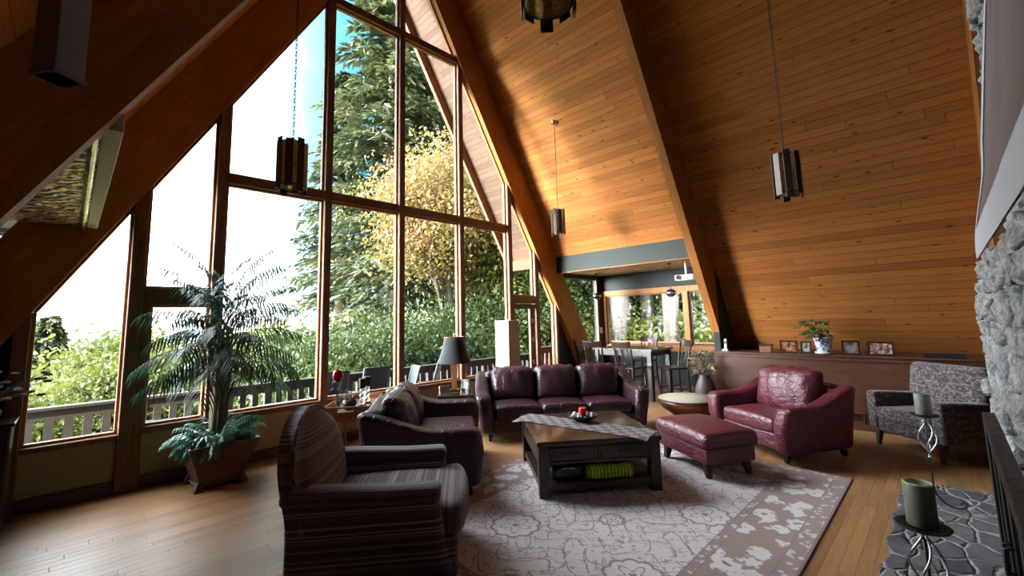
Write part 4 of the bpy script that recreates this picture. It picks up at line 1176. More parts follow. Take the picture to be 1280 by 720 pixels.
# iron candle stands
def candle_stand(x, y, zb, zt, lab, rot=0):
    H = zt-zb
    t = thing('iron_candle_stand', lab, 'candle stand', (x, y, zb), rot, 'iron candle stands on the hearth')
    b = MB()
    for k in range(3):
        a = 2*PI*k/3; c_, s2 = math.cos(a), math.sin(a)
        pts = [(c_*r, s2*r, z) for r, z in ((.0,.16),(.012,.10),(.05,.045),(.10,.012),(.15,.008),(.185,.02),(.19,.045),(.165,.055),(.15,.04))]
        b.tube(pts, .0055, 6)
    b.build('foot', M['iron'], t, True)
    MB().tube([(0,0,.12),(0,0,H-.012)], .006, 8).build('stem', M['iron'], t, True)
    b = MB(); z0, z1 = H-.30, H-.03
    for k in range(4):
        b.tube([(.06*math.sin(PI*s)*math.cos(2*PI*k/4+2.2*s), .06*math.sin(PI*s)*math.sin(2*PI*k/4+2.2*s), z0+(z1-z0)*s) for s in [i/16 for i in range(17)]], .0048, 6)
    b.build('twisted_cage', M['steel'], t, True)
    b = MB()
    for zz in (z0-.03, z0-.015): b.lathe([(.006,zz-.006),(.012,zz),(.006,zz+.006)], 12)
    b.build('collar', M['steel'], t, True)
    MB().lathe([(.0,H-.016),(.05,H-.014),(.088,H-.004),(.094,H+.004),(.088,H+.002),(.05,H-.006),(0,H-.006)], 28).build('drip_pan', M['iron'], t, True)
    return t
g = G('sage_candle_wax'); X,Y,Z = g.xyz()
M['sage'] = g.done(g.mix(g.noise(scale=6.)[0], (.13,.14,.10), (.17,.18,.13)), .5, None, Subsurface_Weight=.15)
M['sagerim'] = plain('green_candle_rim', (.30,.48,.16), .35, .1, 10, 0, Subsurface_Weight=.3)
def pillar(x, y, z, lab, rim):
    t = thing('pillar_candle', lab, 'candle', (x, y, z), 0, 'sage pillar candles')
    MB().lathe([(.050,0),(.052,.004),(.052,.166),(.049,.172),(.042,.17),(.038,.155),(.0,.148)], 36).build('wax', M['sage'], t, True)
    if rim: MB().tube([((.047*math.cos(q)), .047*math.sin(q), .170) for q in [2*PI*i/36 for i in range(36)]], .005, 8, True).build('rim', M['sagerim'], t, True)
    MB().tube([(0,0,.145),(.002,0,.166)], .002, 6).build('wick', M['black'], t)
candle_stand(2.60, .165, .058, .735, 'nearer iron candle stand on the hearth, cut off by the bottom edge', .3)
pillar(2.60, .165, .738, 'sage green pillar candle with bright green rim on the nearer stand', True)
candle_stand(5.0, .22, .058, .775, 'farther iron candle stand on the hearth, before the mottled armchair', .9)
pillar(5.0, .22, .778, 'grey-green pillar candle on the farther stand', False)

# ---- potted palm by the left windows
px_, py_ = 1.20, 5.72
t = thing('potted_palm', 'tall bushy palm in a brown flared planter before the left windows', 'potted plant', (px_, py_, 0), .06)
M['planter'] = plain('brown_glazed_planter', (.095,.046,.03), .45, .2, 14, .2)
b = MB(); N_ = 4
def sq(z, r, rr=.0): return [(sx*r, sy*r, z) for sx, sy in ((-1,-1),(1,-1),(1,1),(-1,1))]
lv = [(.05,.20),(.10,.205),(.22,.235),(.34,.285),(.42,.315),(.45,.32),(.45,.295),(.40,.28)]
vs = []; fs = []
for z, r in lv: vs += sq(z, r)
for i in range(len(lv)-1):
    for k in range(4): fs.append((i*4+k, i*4+(k+1)%4, (i+1)*4+(k+1)%4, (i+1)*4+k))
fs.append((3,2,1,0)); fs.append(tuple(range(len(vs)-4, len(vs))))
b.add(vs, fs); b.build('planter', M['planter'], t, bevel=.008)
for sx in (-1,1):
    for sy in (-1,1):
        b = MB(); tleg(b, sx*.185, sy*.185, 0, .09, .042, .03, sx*.02, sy*.02); b.build('foot', M['planter'], t, bevel=.008)
b = MB()
for (x0,y0,x1,y1) in ((-.2,-.2,.2,-.2),(.2,-.2,.2,.2),(.2,.2,-.2,.2),(-.2,.2,-.2,-.2)):
    b.tube([(x0+(x1-x0)*s, y0+(y1-y0)*s, .055-.02*math.sin(PI*s*3)**2) for s in [i/18 for i in range(19)]], .014, 6)
b.build('scalloped_skirt', M['planter'], t, True)
M['trunk'] = m_bark('palm_trunk', (.13,.11,.06))
b = MB(); r4 = random.Random(9)
for k in range(7):
    a = k*2*PI/7; q = .035 if k else 0
    b.tube([(q*math.cos(a), q*math.sin(a), .38), (q*1.3*math.cos(a+.2), q*1.3*math.sin(a+.2), .8), (q*1.8*math.cos(a+.5), q*1.8*math.sin(a+.5), 1.2), (q*1.2*math.cos(a+.6)+.01, q*1.2*math.sin(a+.6), 1.62)], [.05,.046,.036,.006], 8)
b.build('trunk', M['trunk'], t, True)
V, F = [], []
VR, FR = [], []
def frond(base, az, e0, ln, droop, nl, ll, wd=.0062, V=V, F=F, plane=None):
    # arching rib with drooping thin leaflets on both sides
    P = []; d = Vector((math.cos(az)*math.cos(e0), math.sin(az)*math.cos(e0), math.sin(e0))); p = Vector(base)
    n = 14
    for i in range(n+1):
        P.append(p.copy()); p = p + d*(ln/n); d = (d + Vector((0,0,-droop/n))).normalized()
    for i in range(n):
        a, c = P[i], P[i+1]; sd = (c-a).cross(Vector((0,0,1))).normalized()*.004*(1-i/n*.7)
        b0 = len(V); V.extend([tuple(a-sd), tuple(a+sd), tuple(c+sd), tuple(c-sd)]); F.append((b0,b0+1,b0+2,b0+3))
        up = Vector((0,0,.004)); b0 = len(V); V.extend([tuple(a-up), tuple(a+up), tuple(c+up), tuple(c-up)]); F.append((b0,b0+1,b0+2,b0+3))
    for k in range(nl):
        s = .16+.84*k/(nl-1); i = min(n-1, int(s*n)); f = s*n-i
        a = P[i].lerp(P[i+1], f); tg = (P[i+1]-P[i]).normalized(); sd = tg.cross(Vector((0,0,1))).normalized()
        l = ll*(1-.55*abs(2*s-.9))*(.85+.3*r4.random())
        for sg in (-1,1):
            dd = (tg*.75+sd*sg*(.8+.25*r4.random())+Vector((0,0,.12*r4.random()))).normalized()
            leaf_quad(V, F, a, dd, l, wd, .75+.5*r4.random(), 4)
GY = 6.13-py_   # the window plane seen from the plant
for k in range(62):
    lvl = k/61.
    az = k*2.39996
    zb = 1.12+.80*lvl
    e0 = .25+1.05*lvl**1.1+.15*(r4.random()-.5)
    ln = .66+.14*r4.random()
    if math.sin(az) > .25: ln *= .55
    frond((.05*math.cos(az), .05*math.sin(az), zb), az, e0, ln, 1.15+.45*r4.random(), 17, .25, .0085)
V = [(x, min(y, GY-.01), z) for x, y, z in V]
M['palm'] = m_leaf('palm_leaf', [(0,(.012,.045,.028)),(.5,(.03,.085,.045)),(1,(.07,.13,.06))], 5., .2, .4)
np_mesh('fronds', V, F, M['palm'], t)
V2, F2 = [], []
for k in range(34):
    az = k*2.4; frond((.10*math.cos(az), .10*math.sin(az), .44), az, .35+.9*r4.random(), .30+.14*r4.random(), 1.6, 12, .11, .009, V2, F2)
for k in range(420):
    a = r4.random()*6.28; r = .30*math.sqrt(r4.random()); e = -.3+1.2*r4.random()
    leaf_quad(V2, F2, (r*math.cos(a), r*math.sin(a), .43+.10*r4.random()), (math.cos(a)*math.cos(e), math.sin(a)*math.cos(e), math.sin(e)), .08+.05*r4.random(), .022, .7, 3, r4.random()*2-1)
V2 = [(x, min(y, GY-.005), z) for x, y, z in V2]
M['ivy'] = m_leaf('ground_ivy', [(0,(.015,.07,.04)),(.5,(.035,.13,.07)),(1,(.09,.22,.10))], 9., .2, .4)
np_mesh('underplanting', V2, F2, M['ivy'], t)
# ---- flowers on a dark cabinet at the far left
t = thing('dark_cabinet', 'dark narrow cabinet in the left corner carrying dried flowers', 'cabinet', (-.55, 5.84, 0))
MB().box(-.26,.26,-.20,.20,.04,.86).build('body', M['dark'], t, bevel=.006)
MB().box(-.28,.28,-.22,.22,.86,.89).build('top', M['dark'], t, bevel=.006)
for sx in (-1,1):
    dr = MB().box(min(sx*.01,sx*.25), max(sx*.01,sx*.25), -.215,-.20,.10,.82).build('door', M['dark'], t, bevel=.004, seg=1)
    MB().ball((sx*.04,-.228,.5), .014, 10).build('knob', M['steel'], dr, True)
MB().box(-.25,.25,-.19,.19,0,.04).build('plinth', M['dark'], t)
t = thing('flower_vase', 'bouquet of dusty pink dried flowers in a dark vase, far left', 'vase', (-.46, 5.78, .892))
MB().lathe([(.05,0),(.09,.04),(.10,.09),(.06,.15),(.05,.17),(.06,.18),(.045,.17),(0,.14)], 24).build('vase', M['clay'], t, True)
b = MB(); fl2 = MB()
for i in range(26):
    a = r4.random()*6.28; e = .15+.9*r4.random(); l = .16+.26*r4.random()
    q = (l*math.cos(a)*math.cos(e)+.08, .7*l*math.sin(a)*math.cos(e), .17+l*math.sin(e)*.8)
    b.tube([(0,0,.15),(q[0]*.5,q[1]*.5,q[2]*.6+.08),q], .003, 5)
    for j in range(5):
        fl2.ball((q[0]+.014*math.cos(j*1.26), q[1]+.014*math.sin(j*1.26), q[2]), .018, 8, (1,1,.7))
b.build('stems', M['bark'], t); fl2.build('blossoms', plain('dusty_pink_petals', (.30,.20,.19), .8, .4, 9), t, True)
# grey-sided post hung on the dark left slope
t = thing('hanging_bracket', 'boxed grey bracket post hanging down high on the dark left slope', 'bracket', (-.062, 1.50, 2.265), math.radians(38))
MB().rbox(-.034,.034,-.034,.034,0,.95,.004,1).build('post', plain('grey_painted_post', (.20,.20,.21), .8), t, True)
MB().box(-.037,.037,-.037,.037,.0,.01).build('end_plate', plain('grey_end_plate', (.15,.15,.16), .8), t)
# ------------------------------------------------------------------ outdoors
GZ = -1.3
g = G('meadow_ground'); n_ = g.noise(scale=.35, detail=5)[0]; n2 = g.noise(scale=6., detail=3)[0]
M['ground'] = g.done(g.mix(g.mr(g.m('ADD', g.m('MULTIPLY', n_, .7), g.m('MULTIPLY', n2, .3)), .35, .65), (.13,.15,.04), (.34,.32,.15)), .95, g.bump(n2, .6, .05))
def ghgt(x, y):
    r = math.hypot(x-3.6, y)
    left = sst(-.2, .8, (y*.55-x)/max(8, r))      # falls away to the left, towards the bay
    z = GZ - left*max(0, r-14)*.24*(1 if r < 140 else 140/r*1.0) + (1-left)*max(0, r-16)*.05
    return max(z, -32) + .25*math.sin(x*.31)*math.sin(y*.27)*min(1, max(0, r-10)/20)
vs, fs = [], []
NA, NR = 72, 26
for j in range(NR+1):
    R = 6*(1.19**j)
    for i in range(NA):
        a = 2*PI*i/NA; x, y = 3.6+R*math.cos(a), 2+R*math.sin(a); vs.append((x, y, ghgt(x, y) if R > 9 else GZ))
for j in range(NR):
    for i in range(NA): fs.append((j*NA+i, j*NA+(i+1)%NA, (j+1)*NA+(i+1)%NA, (j+1)*NA+i))
fs.append(tuple(range(NA))[::-1])
b = MB().add(vs, fs); b.f = [f[::-1] for f in b.f]
struct(b.build('ground', M['ground'], smooth=True))
# wooded hills far across the bay
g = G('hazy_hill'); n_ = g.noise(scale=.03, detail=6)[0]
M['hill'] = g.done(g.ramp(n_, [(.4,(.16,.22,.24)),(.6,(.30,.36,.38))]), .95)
vs, fs = [], []
for i in range(61):
    a = math.radians(60+75*i/60); R = 620
    top = -9 + 13*(.5+.5*math.sin(i*.21+2.2)) + 4*math.sin(i*.9) + 3*math.sin(i*2.3)
    for (rr, z) in ((R-60,-34),(R,top*.75),(R+70,top),(R+220,-34)): vs.append((rr*math.cos(a), rr*math.sin(a), z))
for i in range(60):
    for k in range(3): fs.append((i*4+k, (i+1)*4+k, (i+1)*4+k+1, i*4+k+1)[::-1])
hl = MB().add(vs, fs).build('hills', M['hill'], smooth=True); struct(hl)
g = G('bay_water'); n_ = g.noise(scale=.2, detail=4)[0]
M['water'] = g.done((.30,.36,.40), .15, g.bump(n_, .4, .1))
b = MB(); b.add([(-500,120,-31),(700,120,-31),(700,900,-31),(-500,900,-31)], [(0,1,2,3)]); struct(b.build('water', M['water']))
# deck with railing
struct(MB().box(-4, 9.7, 6.30, 8.15, -.34, -.20).build('deck', M['deck']))
struct(MB().box(9.75, 11.3, 1.0, 8.15, -.34, -.20).build('deck', M['deck']))
def railing(name, p0, p1, ztop, lab, mat, step=.26, low=.10):
    p0 = Vector((p0[0], p0[1], 0)); p1 = Vector((p1[0], p1[1], 0)); ln = (p1-p0).length; ang = math.atan2(p1.y-p0.y, p1.x-p0.x)
    t = thing(name, lab, 'railing', (p0.x, p0.y, -.20), ang)
    H = ztop+.20
    MB().box(0, ln, -.07, .07, H-.04, H).build('cap_rail', mat, t, bevel=.006, seg=1)
    MB().box(0, ln, -.022, .022, H-.155, H-.04).build('top_rail', mat, t)
    MB().box(0, ln, -.022, .022, low, low+.09).build('bottom_rail', mat, t)
    n = int(ln/step)
    for i in range(n):
        if i % 9 == 0: MB().box(step*i, step*i+.10, -.05, .05, 0, H-.04).build('rail_post', mat, t, bevel=.004, seg=1)
        else: MB().box(step*i, step*i+.085, -.02, .02, low+.09, H-.15).build('baluster', mat, t)
    return t
railing('deck_railing', (-4, 8.02), (9.7, 8.02), .71, 'long weathered deck railing with flat balusters beyond the tall windows', M['rail'], .175)
M['redrail'] = m_wood('red_sunlit_railing', (.20,.07,.035), (.13,.045,.024), 'x', .7)  # reddish tone puts sunlight into the railing colour
railing('stair_railing', (7.95, 7.25), (9.7, 7.25), .93, 'short reddish railing outside the sidelight of the door', M['redrail'], .16)
railing('side_railing', (11.2, 7.6), (11.2, 1.4), .93, 'reddish deck railing outside the wide dining window', M['redrail'], .20)
# patio furniture in the shade of the overhang
M['sling'] = m_fabric('dark_sling_fabric', (.010,.014,.021), (.018,.023,.033), 120)
M['slinglt'] = m_fabric('pale_blue_sling_fabric', (.10,.125,.16), (.14,.17,.21), 120)
M['pframe'] = m_metal('patio_frame', (.10,.10,.11), .5, .5)
def patio_chair(x, y, rot, mat, lab):
    t = thing('patio_chair', lab, 'patio chair', (x, y, -.20), rot, 'patio chairs on the deck')
    for sx in (-1,1):
        MB().tube([(sx*.27,-.26,0),(sx*.27,-.25,.42),(sx*.27,-.22,.62),(sx*.27,.20,.64)], .015, 8).build('arm', M['pframe'], t, True)
        MB().tube([(sx*.25,.34,0),(sx*.25,.22,.40),(sx*.25,.30,.75),(sx*.25,.38,1.06)], .015, 8).build('leg', M['pframe'], t, True)
    MB().rbox(-.24,.24,-.25,.23,.40,.425,.012,(4,4,1), lambda p: (p[0], p[1], p[2]-.03*(1-(p[0]/.24)**2))).build('seat', mat, t, True)
    MB().rbox(-.24,.24,.235,.262,.42,1.07,.012,(4,1,6), lambda p: (p[0], p[1]+.22*(p[2]-.42)+.03*(1-(p[0]/.24)**2), p[2])).build('backrest', mat, t, True)
patio_chair(.92, 7.30, PI/2+.2, M['sling'], 'dark sling patio chair outside the low left window, beside the palm')
patio_chair(3.15, 7.62, 3.0, M['sling'], 'dark sling patio chair behind the red votive, at the patio table')
patio_chair(3.86, 7.62, 3.2, M['sling'], 'dark sling patio chair behind the glass candle stands')
patio_chair(3.98, 6.85, -1.9, M['sling'], 'dark sling patio chair just left of the third mullion')
patio_chair(4.86, 7.40, -2.3, M['slinglt'], 'pale blue sling patio chair left of the table lamp')
t = thing('patio_table', 'pale slatted patio table on the deck outside the window', 'patio table', (2.60, 6.86, -.20))
b = MB()
for i in range(7): b.box(-.62,.62,-.36+.105*i,-.36+.105*i+.09,.67,.695)
b.build('tabletop', plain('pale_blue_grey_table', (.12,.15,.185), .5, .12), t, bevel=.003, seg=1)
for sx in (-1,1):
    for sy in (-1,1): MB().box(sx*.55-.02, sx*.55+.02, sy*.30-.02, sy*.30+.02, 0, .67).build('leg', M['pframe'], t)

# trees
def quads(P, D, S, Ln, Wd, droop):
    # P points, D unit directions, S unit side vectors -> two-segment leaf strips
    n = len(P); mid = P+D*(Ln*.5)[:,None]; end = P+D*Ln[:,None]; end[:,2] -= droop*Ln; mid[:,2] -= droop*Ln*.25
    V = np.empty((n,6,3)); w = (Wd*.5)[:,None]
    V[:,0] = P-S*w*.5; V[:,1] = P+S*w*.5; V[:,2] = mid-S*w; V[:,3] = mid+S*w; V[:,4] = end-S*w*.25; V[:,5] = end+S*w*.25
    b = (np.arange(n)*6)[:,None]
    F = np.concatenate([b+np.array([[0,1,3,2]]), b+np.array([[2,3,5,4]])], 0)
    return V.reshape(-1,3), F
def unit(a): return a/np.maximum(1e-6, np.linalg.norm(a, axis=1))[:,None]
def conifer(name, lab, x, y, H, Rm, mat, nbr=420, ns=26, seed=1, bare=.04, group='trees beyond the windows', spray=.42):
    r = np.random.RandomState(seed)
    t = thing(name, lab, 'tree', (x, y, ghgt(x, y)-.1), 0, group)
    b = MB(); b.tube([(0,0,0),(.05,0,H*.3),(0,.05,H*.6),(0,0,H*.98)], [H*.019, H*.015, H*.009, .02], 9)
    b.build('trunk', M['bark'], t, True)
    P, D, S = [], [], []
    for k in range(nbr):
        h = bare + (1-bare)*(k+.5)/nbr
        az = r.rand()*2*PI
        ln = Rm*((1-h)**.75)*(.7+.5*r.rand())*min(1, .45+(h-bare)*6)+.15
        z0 = H*h; rise = .25*h+.05*r.randn()
        s = np.linspace(.12, 1, ns)
        # boughs sag, then turn up slightly at the tips
        px = ln*s; pz = z0 + ln*(rise*s - .42*s**2 + .16*s**3)
        c, sn = math.cos(az), math.sin(az)
        for sg in (-1, 1):
            off = sg*(.05+.14*ln*(s)*(1-s)*1.2)
            pts = np.stack([px*c-off*sn*1., px*sn+off*c, pz+.02*r.randn(ns)], 1)
            dd = np.stack([c-sg*sn*.9+0*s, sn+sg*c*.9+0*s, -.25+.25*r.randn(ns)], 1)
            dd += .3*r.randn(ns,3)
            P.append(pts); D.append(unit(dd)); 
    P = np.concatenate(P); D = np.concatenate(D)
    S = unit(np.cross(D, np.tile([[0,0,1.]], (len(D),1)) + .45*r.randn(len(D),3)))
    Ln = spray*(.7+.7*r.rand(len(P))); Wd = Ln*.36
    V, F = quads(P, D, S, Ln, Wd, .25)
    np_mesh('foliage', V, F, mat, t)
    return t
def broadleaf(name, lab, x, y, H, Rx, Rz, mat, nb=60, nl=260, leaf=.16, seed=1, group='trees beyond the windows', zc=None, trunk=True, cat='tree', spread=.62):
    r = np.random.RandomState(seed)
    t = thing(name, lab, cat, (x, y, ghgt(x, y)-.1), 0, group)
    zc = H-Rz if zc is None else zc
    C = r.randn(nb,3); C = unit(C)*(r.rand(nb,1)**.45); C[:,0] *= Rx*.85; C[:,1] *= Rx*.85; C[:,2] = C[:,2]*Rz*.9+zc
    if trunk:
        b = MB(); b.tube([(0,0,0),(.04*H,.01*H,zc*.5),(0,.02*H,zc*.9),(0,0,zc+Rz*.4)], [H*.024,H*.019,H*.014,H*.006], 9)
        for k in range(10):
            c = C[k*nb//10]; b.tube([(0,0,zc*(.35+.05*k)), tuple(c*np.array([.5,.5,1])-np.array([0,0,Rz*.15])), tuple(c)], [H*.009,H*.006,H*.002], 6)
        b.build('trunk', M['bark'], t, True)
    else:
        b = MB()
        for k in range(6):
            c = C[k*nb//6]; b.tube([(0,0,0), tuple(c*np.array([.4,.4,.5])), tuple(c)], [.04,.03,.01], 6)
        b.build('stems', M['bark'], t, True)
    br = spread*(Rx*.33+.15)
    P = (C[:,None,:] + br*r.randn(nb,nl,3)*np.array([1,1,.75])).reshape(-1,3)
    P[:,2] = np.maximum(P[:,2], .05)
    n = len(P); D = unit(r.randn(n,3)+np.array([0,0,-.2])); S = unit(np.cross(D, r.randn(n,3)))
    Ln = leaf*(.7+.7*r.rand(n)); V, F = quads(P, D, S, Ln, Ln*.62, .15)
    np_mesh('foliage', V, F, mat, t)
    return t
lf_fir = m_leaf('fir_needles', [(0, (0.0189, 0.0296, 0.0133)), (0.4, (0.0403, 0.0538, 0.024)), (0.7, (0.09, 0.10, 0.04)), (1, (0.20, 0.20, 0.075))], .35, .25)
lf_fir2 = m_leaf('dark_fir_needles', [(0, (0.0157, 0.0283, 0.0157)), (0.5, (0.0346, 0.0503, 0.0252)), (1, (0.0755, 0.0943, 0.041))], .4, .25)
lf_red = m_leaf('turning_leaves', [(0, (0.0669, 0.0732, 0.0171)), (0.3, (0.1572, 0.1344, 0.0336)), (0.55, (0.2349, 0.168, 0.0561)), (0.8, (0.2238, 0.0948, 0.0507)), (1, (0.2799, 0.2349, 0.084))], .5, .45)
lf_yel = m_leaf('sunny_leaves', [(0, (0.035, 0.0489, 0.0068)), (0.5, (0.0842, 0.0985, 0.0175)), (1, (0.1467, 0.1467, 0.035))], .5, .45)
lf_grn = m_leaf('green_leaves', [(0, (0.0175, 0.0319, 0.0068)), (0.5, (0.0419, 0.067, 0.0143)), (1, (0.0913, 0.1123, 0.0284))], .5, .42)
lf_pale = m_leaf('pale_maple_leaves', [(0, (0.0588, 0.063, 0.021)), (0.5, (0.1386, 0.1302, 0.0546)), (1, (0.21, 0.1848, 0.0924))], .5, .45)

conifer('tall_fir', 'tall sunlit fir filling the middle panes of the gable window', 11.2, 19.5, 26, 5.0, lf_fir, 520, 26, 3, .05)
broadleaf('turning_maple', 'maple with red and yellow leaves in front of the tall fir', 10.4, 14.2, 10.2, 2.7, 2.6, lf_red, 70, 380, .125, 4)
broadleaf('yellow_maple', 'yellow-green maple outside the pane left of the door', 13.6, 14.6, 7.2, 2.3, 2.4, lf_yel, 50, 240, .15, 5)
f0 = conifer('dark_fir', 'dark fir standing behind the turning maple', 16.5, 26, 21, 4.0, lf_fir2, 300, 20, 6, .22)
for (x, y, s, lab) in ((20.5,29,1.1,'dark fir in the forest, second from the left behind the maple'),(20,23.5,.95,'dark fir seen through the pane left of the door'),
                       (25.5,26,1.1,'dark fir seen above the door'),(24.5,20,1.0,'dark fir outside the sidelight of the door'),
                       (28,21,1.15,'dark fir outside the end window of the alcove'),(13.2,30,1.05,'dark fir behind the left edge of the tall fir'),
                       (31,15.5,1.1,'dark fir at the left of the wide dining window'),(30,10.5,1.05,'dark fir at the right of the wide dining window')):
    dup(f0, (x, y, ghgt(x,y)-.1), x*1.7, lab, None, s)
u0 = broadleaf('forest_bush', 'green bush outside the middle panes, below the tall fir', 7.2, 12.6, 3.1, 2.0, 1.6, lf_grn, 44, 420, .10, 8, 'bushes below the deck', 1.5, False, 'bush')
for (x, y, s, lab) in ((9.6,13.2,1.1,'green bush behind the black table lamp'),(12.2,13.5,1.25,'green bush behind the paper floor lamp'),(4.9,12.2,.9,'green bush right of the palm'),
                       (15.5,13.8,1.3,'green bush outside the door'),(18.5,13.2,1.35,'green bush outside the end window of the alcove')):
    dup(u0, (x, y, ghgt(x,y)-.1), x, lab, None, s)
y0 = broadleaf('sunny_bush', 'big yellow-green bush beyond the railing in the leftmost window', 1.5, 24, 3.9, 2.3, 1.8, lf_yel, 50, 420, .15, 12, 'sunny bushes beyond the railing', 1.8, False, 'bush')
for (x, y, s, lab) in ((4.0,23.5,.95,'yellow-green bush behind the lower fronds of the palm'),(5.9,20.5,1.0,'yellow-green bush just right of the palm'),(-1.1,20.5,.72,'low yellow-green bush at the left edge of the leftmost window'),(2.6,31,1.55,'larger yellow-green bush farther back behind the palm')):
    dup(y0, (x, y, ghgt(x,y)-.1), x, lab, None, s)
conifer('distant_fir', 'single fir standing clear in the leftmost window', -1.05, 45, 10.3, 2.5, lf_fir, 200, 18, 15, .05, None, .5)
# woodland to the right, seen through the dining window
v0 = broadleaf('woodland_tree', 'leafy woodland tree at the middle of the wide dining window', 20, 10.4, 9.5, 3.0, 3.8, lf_grn, 60, 240, .18, 18, 'woodland trees beyond the dining window', 5.0)
for (x, y, s, lab) in ((21,13.2,1.1,'leafy woodland tree at the left of the wide dining window'),(22,8.0,1.05,'leafy woodland tree at the right sash of the dining window'),(17.5,15.5,.9,'leafy woodland tree outside the end window of the alcove'),(19,18.6,1.0,'leafy woodland tree outside the sidelight of the door'),(25,11.5,1.2,'leafy woodland tree far behind the dining table'),(17.8,12.9,.8,'lower leafy woodland tree between the alcove end window and the wide window'),(22.5,16.2,1.2,'tallest leafy woodland tree, far outside the end window of the alcove'),(29,17.5,1.5,'dim leafy tree far back at the left edge of the wide dining window'),(29,12.8,1.5,'dim leafy tree far back behind the leaning pale trunk'),(30,9.0,1.5,'dim leafy tree far back behind the right sash of the dining window')):
    dup(v0, (x, y, ghgt(x,y)-.1), x*2.1, lab, None, s)
w0 = broadleaf('woodland_bush', 'pale green bush under the trees, middle of the dining window', 17.5, 8.9, 3.4, 1.9, 1.7, lf_yel, 36, 240, .15, 20, 'bushes beyond the dining window', 1.6, False, 'bush')
for (x, y, s, lab) in ((17.2,11.4,1.1,'pale green bush at the left of the dining window'),(17.0,6.7,1.0,'pale green bush at the right sash of the dining window')):
    dup(w0, (x, y, ghgt(x,y)-.1), x*3, lab, None, s)
def big_trunk(x, y, r, lab, lean=0):
    t = thing('old_tree', lab, 'tree', (x, y, ghgt(x,y)-.1), 0, 'big trunks beyond the dining window')
    MB().tube([(0,0,0),(0,lean*.3,1.5),(.05,lean*.8,4),(0,lean*1.6,9),(0,lean*2,13)], [r*1.35,r*1.05,r*.95,r*.8,r*.5], 14).build('trunk', M['palebark'], t, True)
    b = MB()
    for k in range(9):
        a = k*2.1; z = 5.5+.8*k; b.tube([(0,lean*1.2,z),(1.2*math.cos(a),1.2*math.sin(a)+lean*1.2,z+.7),(2.4*math.cos(a),2.4*math.sin(a)+lean*1.2,z+.9)], [.12,.08,.03], 7)
    b.build('branches', M['palebark'], t, True)
    rr = np.random.RandomState(int(x*10)); P = rr.randn(2600,3)*np.array([1.9,1.9,2.0])+np.array([0,lean*1.6,10.]); n = len(P)
    D = unit(rr.randn(n,3)); S = unit(np.cross(D, rr.randn(n,3))); Ln = .2*(.7+.7*rr.rand(n)); V, F = quads(P, D, S, Ln, Ln*.6, .1); np_mesh('foliage', V, F, lf_grn, t)
M['palebark'] = m_bark('pale_bark', (.075,.06,.05))
big_trunk(16.2, 9.55, .42, 'thick pale leaning trunk at the left of the wide dining window', .25)
big_trunk(15.6, 7.25, .30, 'straight pale trunk behind the right part of the dining window')
big_trunk(17.4, 9.2, .30, 'slender pale trunk beside the leaning one in the dining window', -.1)
# ------------------------------------------------------------------ light
w = bpy.data.worlds.new('sky'); SC.world = w; w.use_nodes = True
nt = w.node_tree; nt.nodes.clear()
class W(G):
    def __init__(s): s.t = nt; s.tc = None
g = W(); out = nt.nodes.new('ShaderNodeOutputWorld')
dirv = g.n('VectorMath', {'operation':'NORMALIZE'}, i0=g.co('Generated')).outputs[0]
X, Y, Z = g.xyz(dirv)
lv = Vector((-.912,.405,.06)).normalized()
dt = g.n('VectorMath', {'operation':'DOT_PRODUCT'}, i0=dirv, i1=tuple(lv)).outputs[1]
# hazy bright sky over the bay on the left, deep blue overhead and away from it
cl = g.noise(g.map((1.5,1.5,4.), v=dirv), 2.2, 5., .6)[0]
dt2 = g.m('ADD', dt, g.m('MULTIPLY', g.m('SUBTRACT', cl, .5), .06))
skyc = g.ramp(g.mr(dt2, -.2, 1.), [(0,(.16,.36,.75)),(.10,(.10,.50,.95)),(.185,(.10,.50,.95)),(.255,(.30,.78,1.0)),(.315,(.74,.95,1.0)),(.39,(.90,.97,1)),(1,(.82,.92,1))])
stv = g.ramp(g.mr(dt2, -.2, 1.), [(0,(.0045,)*3),(.175,(.0045,)*3),(.25,(.0065,)*3),(.31,(.014,)*3),(.39,(.028,)*3),(.50,(.034,)*3),(.75,(.034,)*3),(.91,(.026,)*3),(.97,(.04,)*3),(.986,(.22,)*3),(1,(.85,)*3)])  # steep last stops: unseen narrow lobe far left, added to light the plank slope
hz = g.mr(Z, 0., .32, 1, 0)
skyc = g.mix(g.m('MULTIPLY', hz, .75), skyc, (.95,.97,1.0))
SKY = 45.
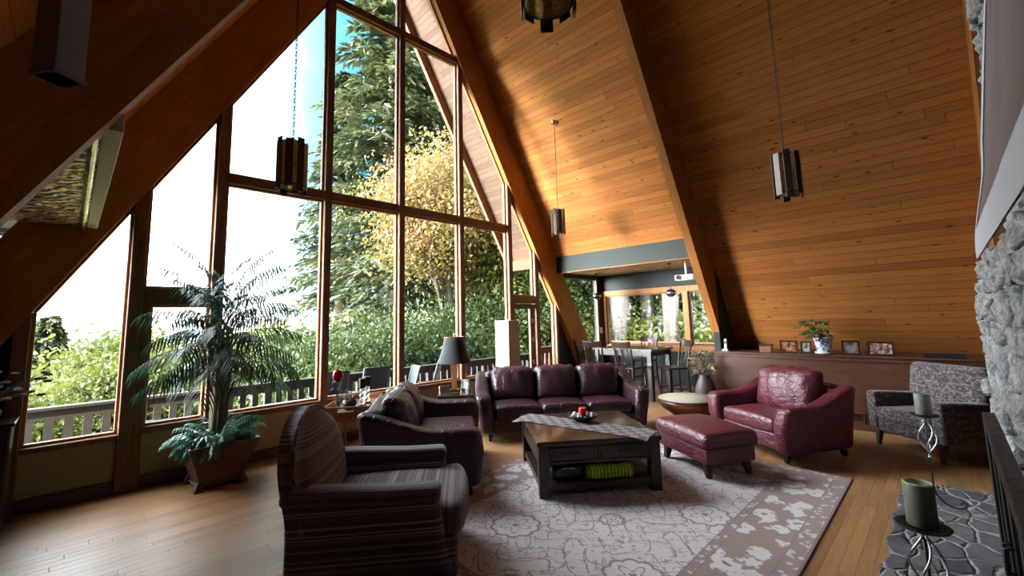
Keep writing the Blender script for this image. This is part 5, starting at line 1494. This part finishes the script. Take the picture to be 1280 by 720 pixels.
# unseen bright sky lobe, added to light the floor and furniture tops
d2 = g.n('VectorMath', {'operation':'DOT_PRODUCT'}, i0=dirv, i1=tuple(Vector((-.45,.55,.70)).normalized())).outputs[1]
fill_lobe = g.mr(d2, .82, .93, 0, .055)
fill_lobe.node.interpolation_type = 'SMOOTHSTEP'
skyc = g.mix(g.mr(d2, .80, .88), skyc, (.80,.90,1.0))
st = g.m('MULTIPLY', g.m('ADD', stv, fill_lobe), SKY)
bg = g.n('Background', None, Color=skyc, Strength=st)
nt.links.new(bg.outputs[0], out.inputs[0])
def sun(name, todir, strength, angle, col=(1,1,1)):
    l = bpy.data.lights.new(name, 'SUN'); l.energy = strength; l.angle = math.radians(angle); l.color = col
    o = bpy.data.objects.new(name, l); COL.objects.link(o); o.rotation_euler = Vector(todir).normalized().to_track_quat('Z', 'Y').to_euler(); o.location = (0,0,30)
sun('sun', (-.50,-.42,.75), 1.6, .6, (1,.94,.82))
# ------------------------------------------------------------------ camera
yaw, pitch, roll = 7.91280514e-01, 1.18983471e-01, -2.60942544e-02
fpx, cyp = 5.44074682e+02, 3.33145938e+02
f = Vector((math.sin(yaw)*math.cos(pitch), math.cos(yaw)*math.cos(pitch), math.sin(pitch)))
r = Vector((math.cos(yaw), -math.sin(yaw), 0)); u = r.cross(f)
c_, s_ = math.cos(roll), math.sin(roll)
rr, uu = c_*r+s_*u, -s_*r+c_*u
cam = bpy.data.cameras.new('camera'); co = bpy.data.objects.new('camera', cam); COL.objects.link(co)
cam.sensor_width = 36; cam.lens = 36*fpx/1280; cam.shift_y = -(360-cyp)/1280; cam.clip_start = .05; cam.clip_end = 3000
co.matrix_world = Matrix(((rr.x,uu.x,-f.x,0),(rr.y,uu.y,-f.y,0),(rr.z,uu.z,-f.z,1.65),(0,0,0,1)))
SC.camera = co
vs_ = SC.view_settings; SC.display_settings.display_device = 'sRGB'
vs_.view_transform = 'Standard'; vs_.look = 'None'; vs_.gamma = 1; vs_.use_curve_mapping = False; vs_.exposure = 3.3
cy = SC.cycles
cy.max_bounces = 10; cy.diffuse_bounces = 6; cy.glossy_bounces = 4; cy.transmission_bounces = 8; cy.transparent_max_bounces = 16
cy.use_denoising = True; cy.sample_clamp_indirect = 8; cy.caustics_reflective = False; cy.caustics_refractive = False
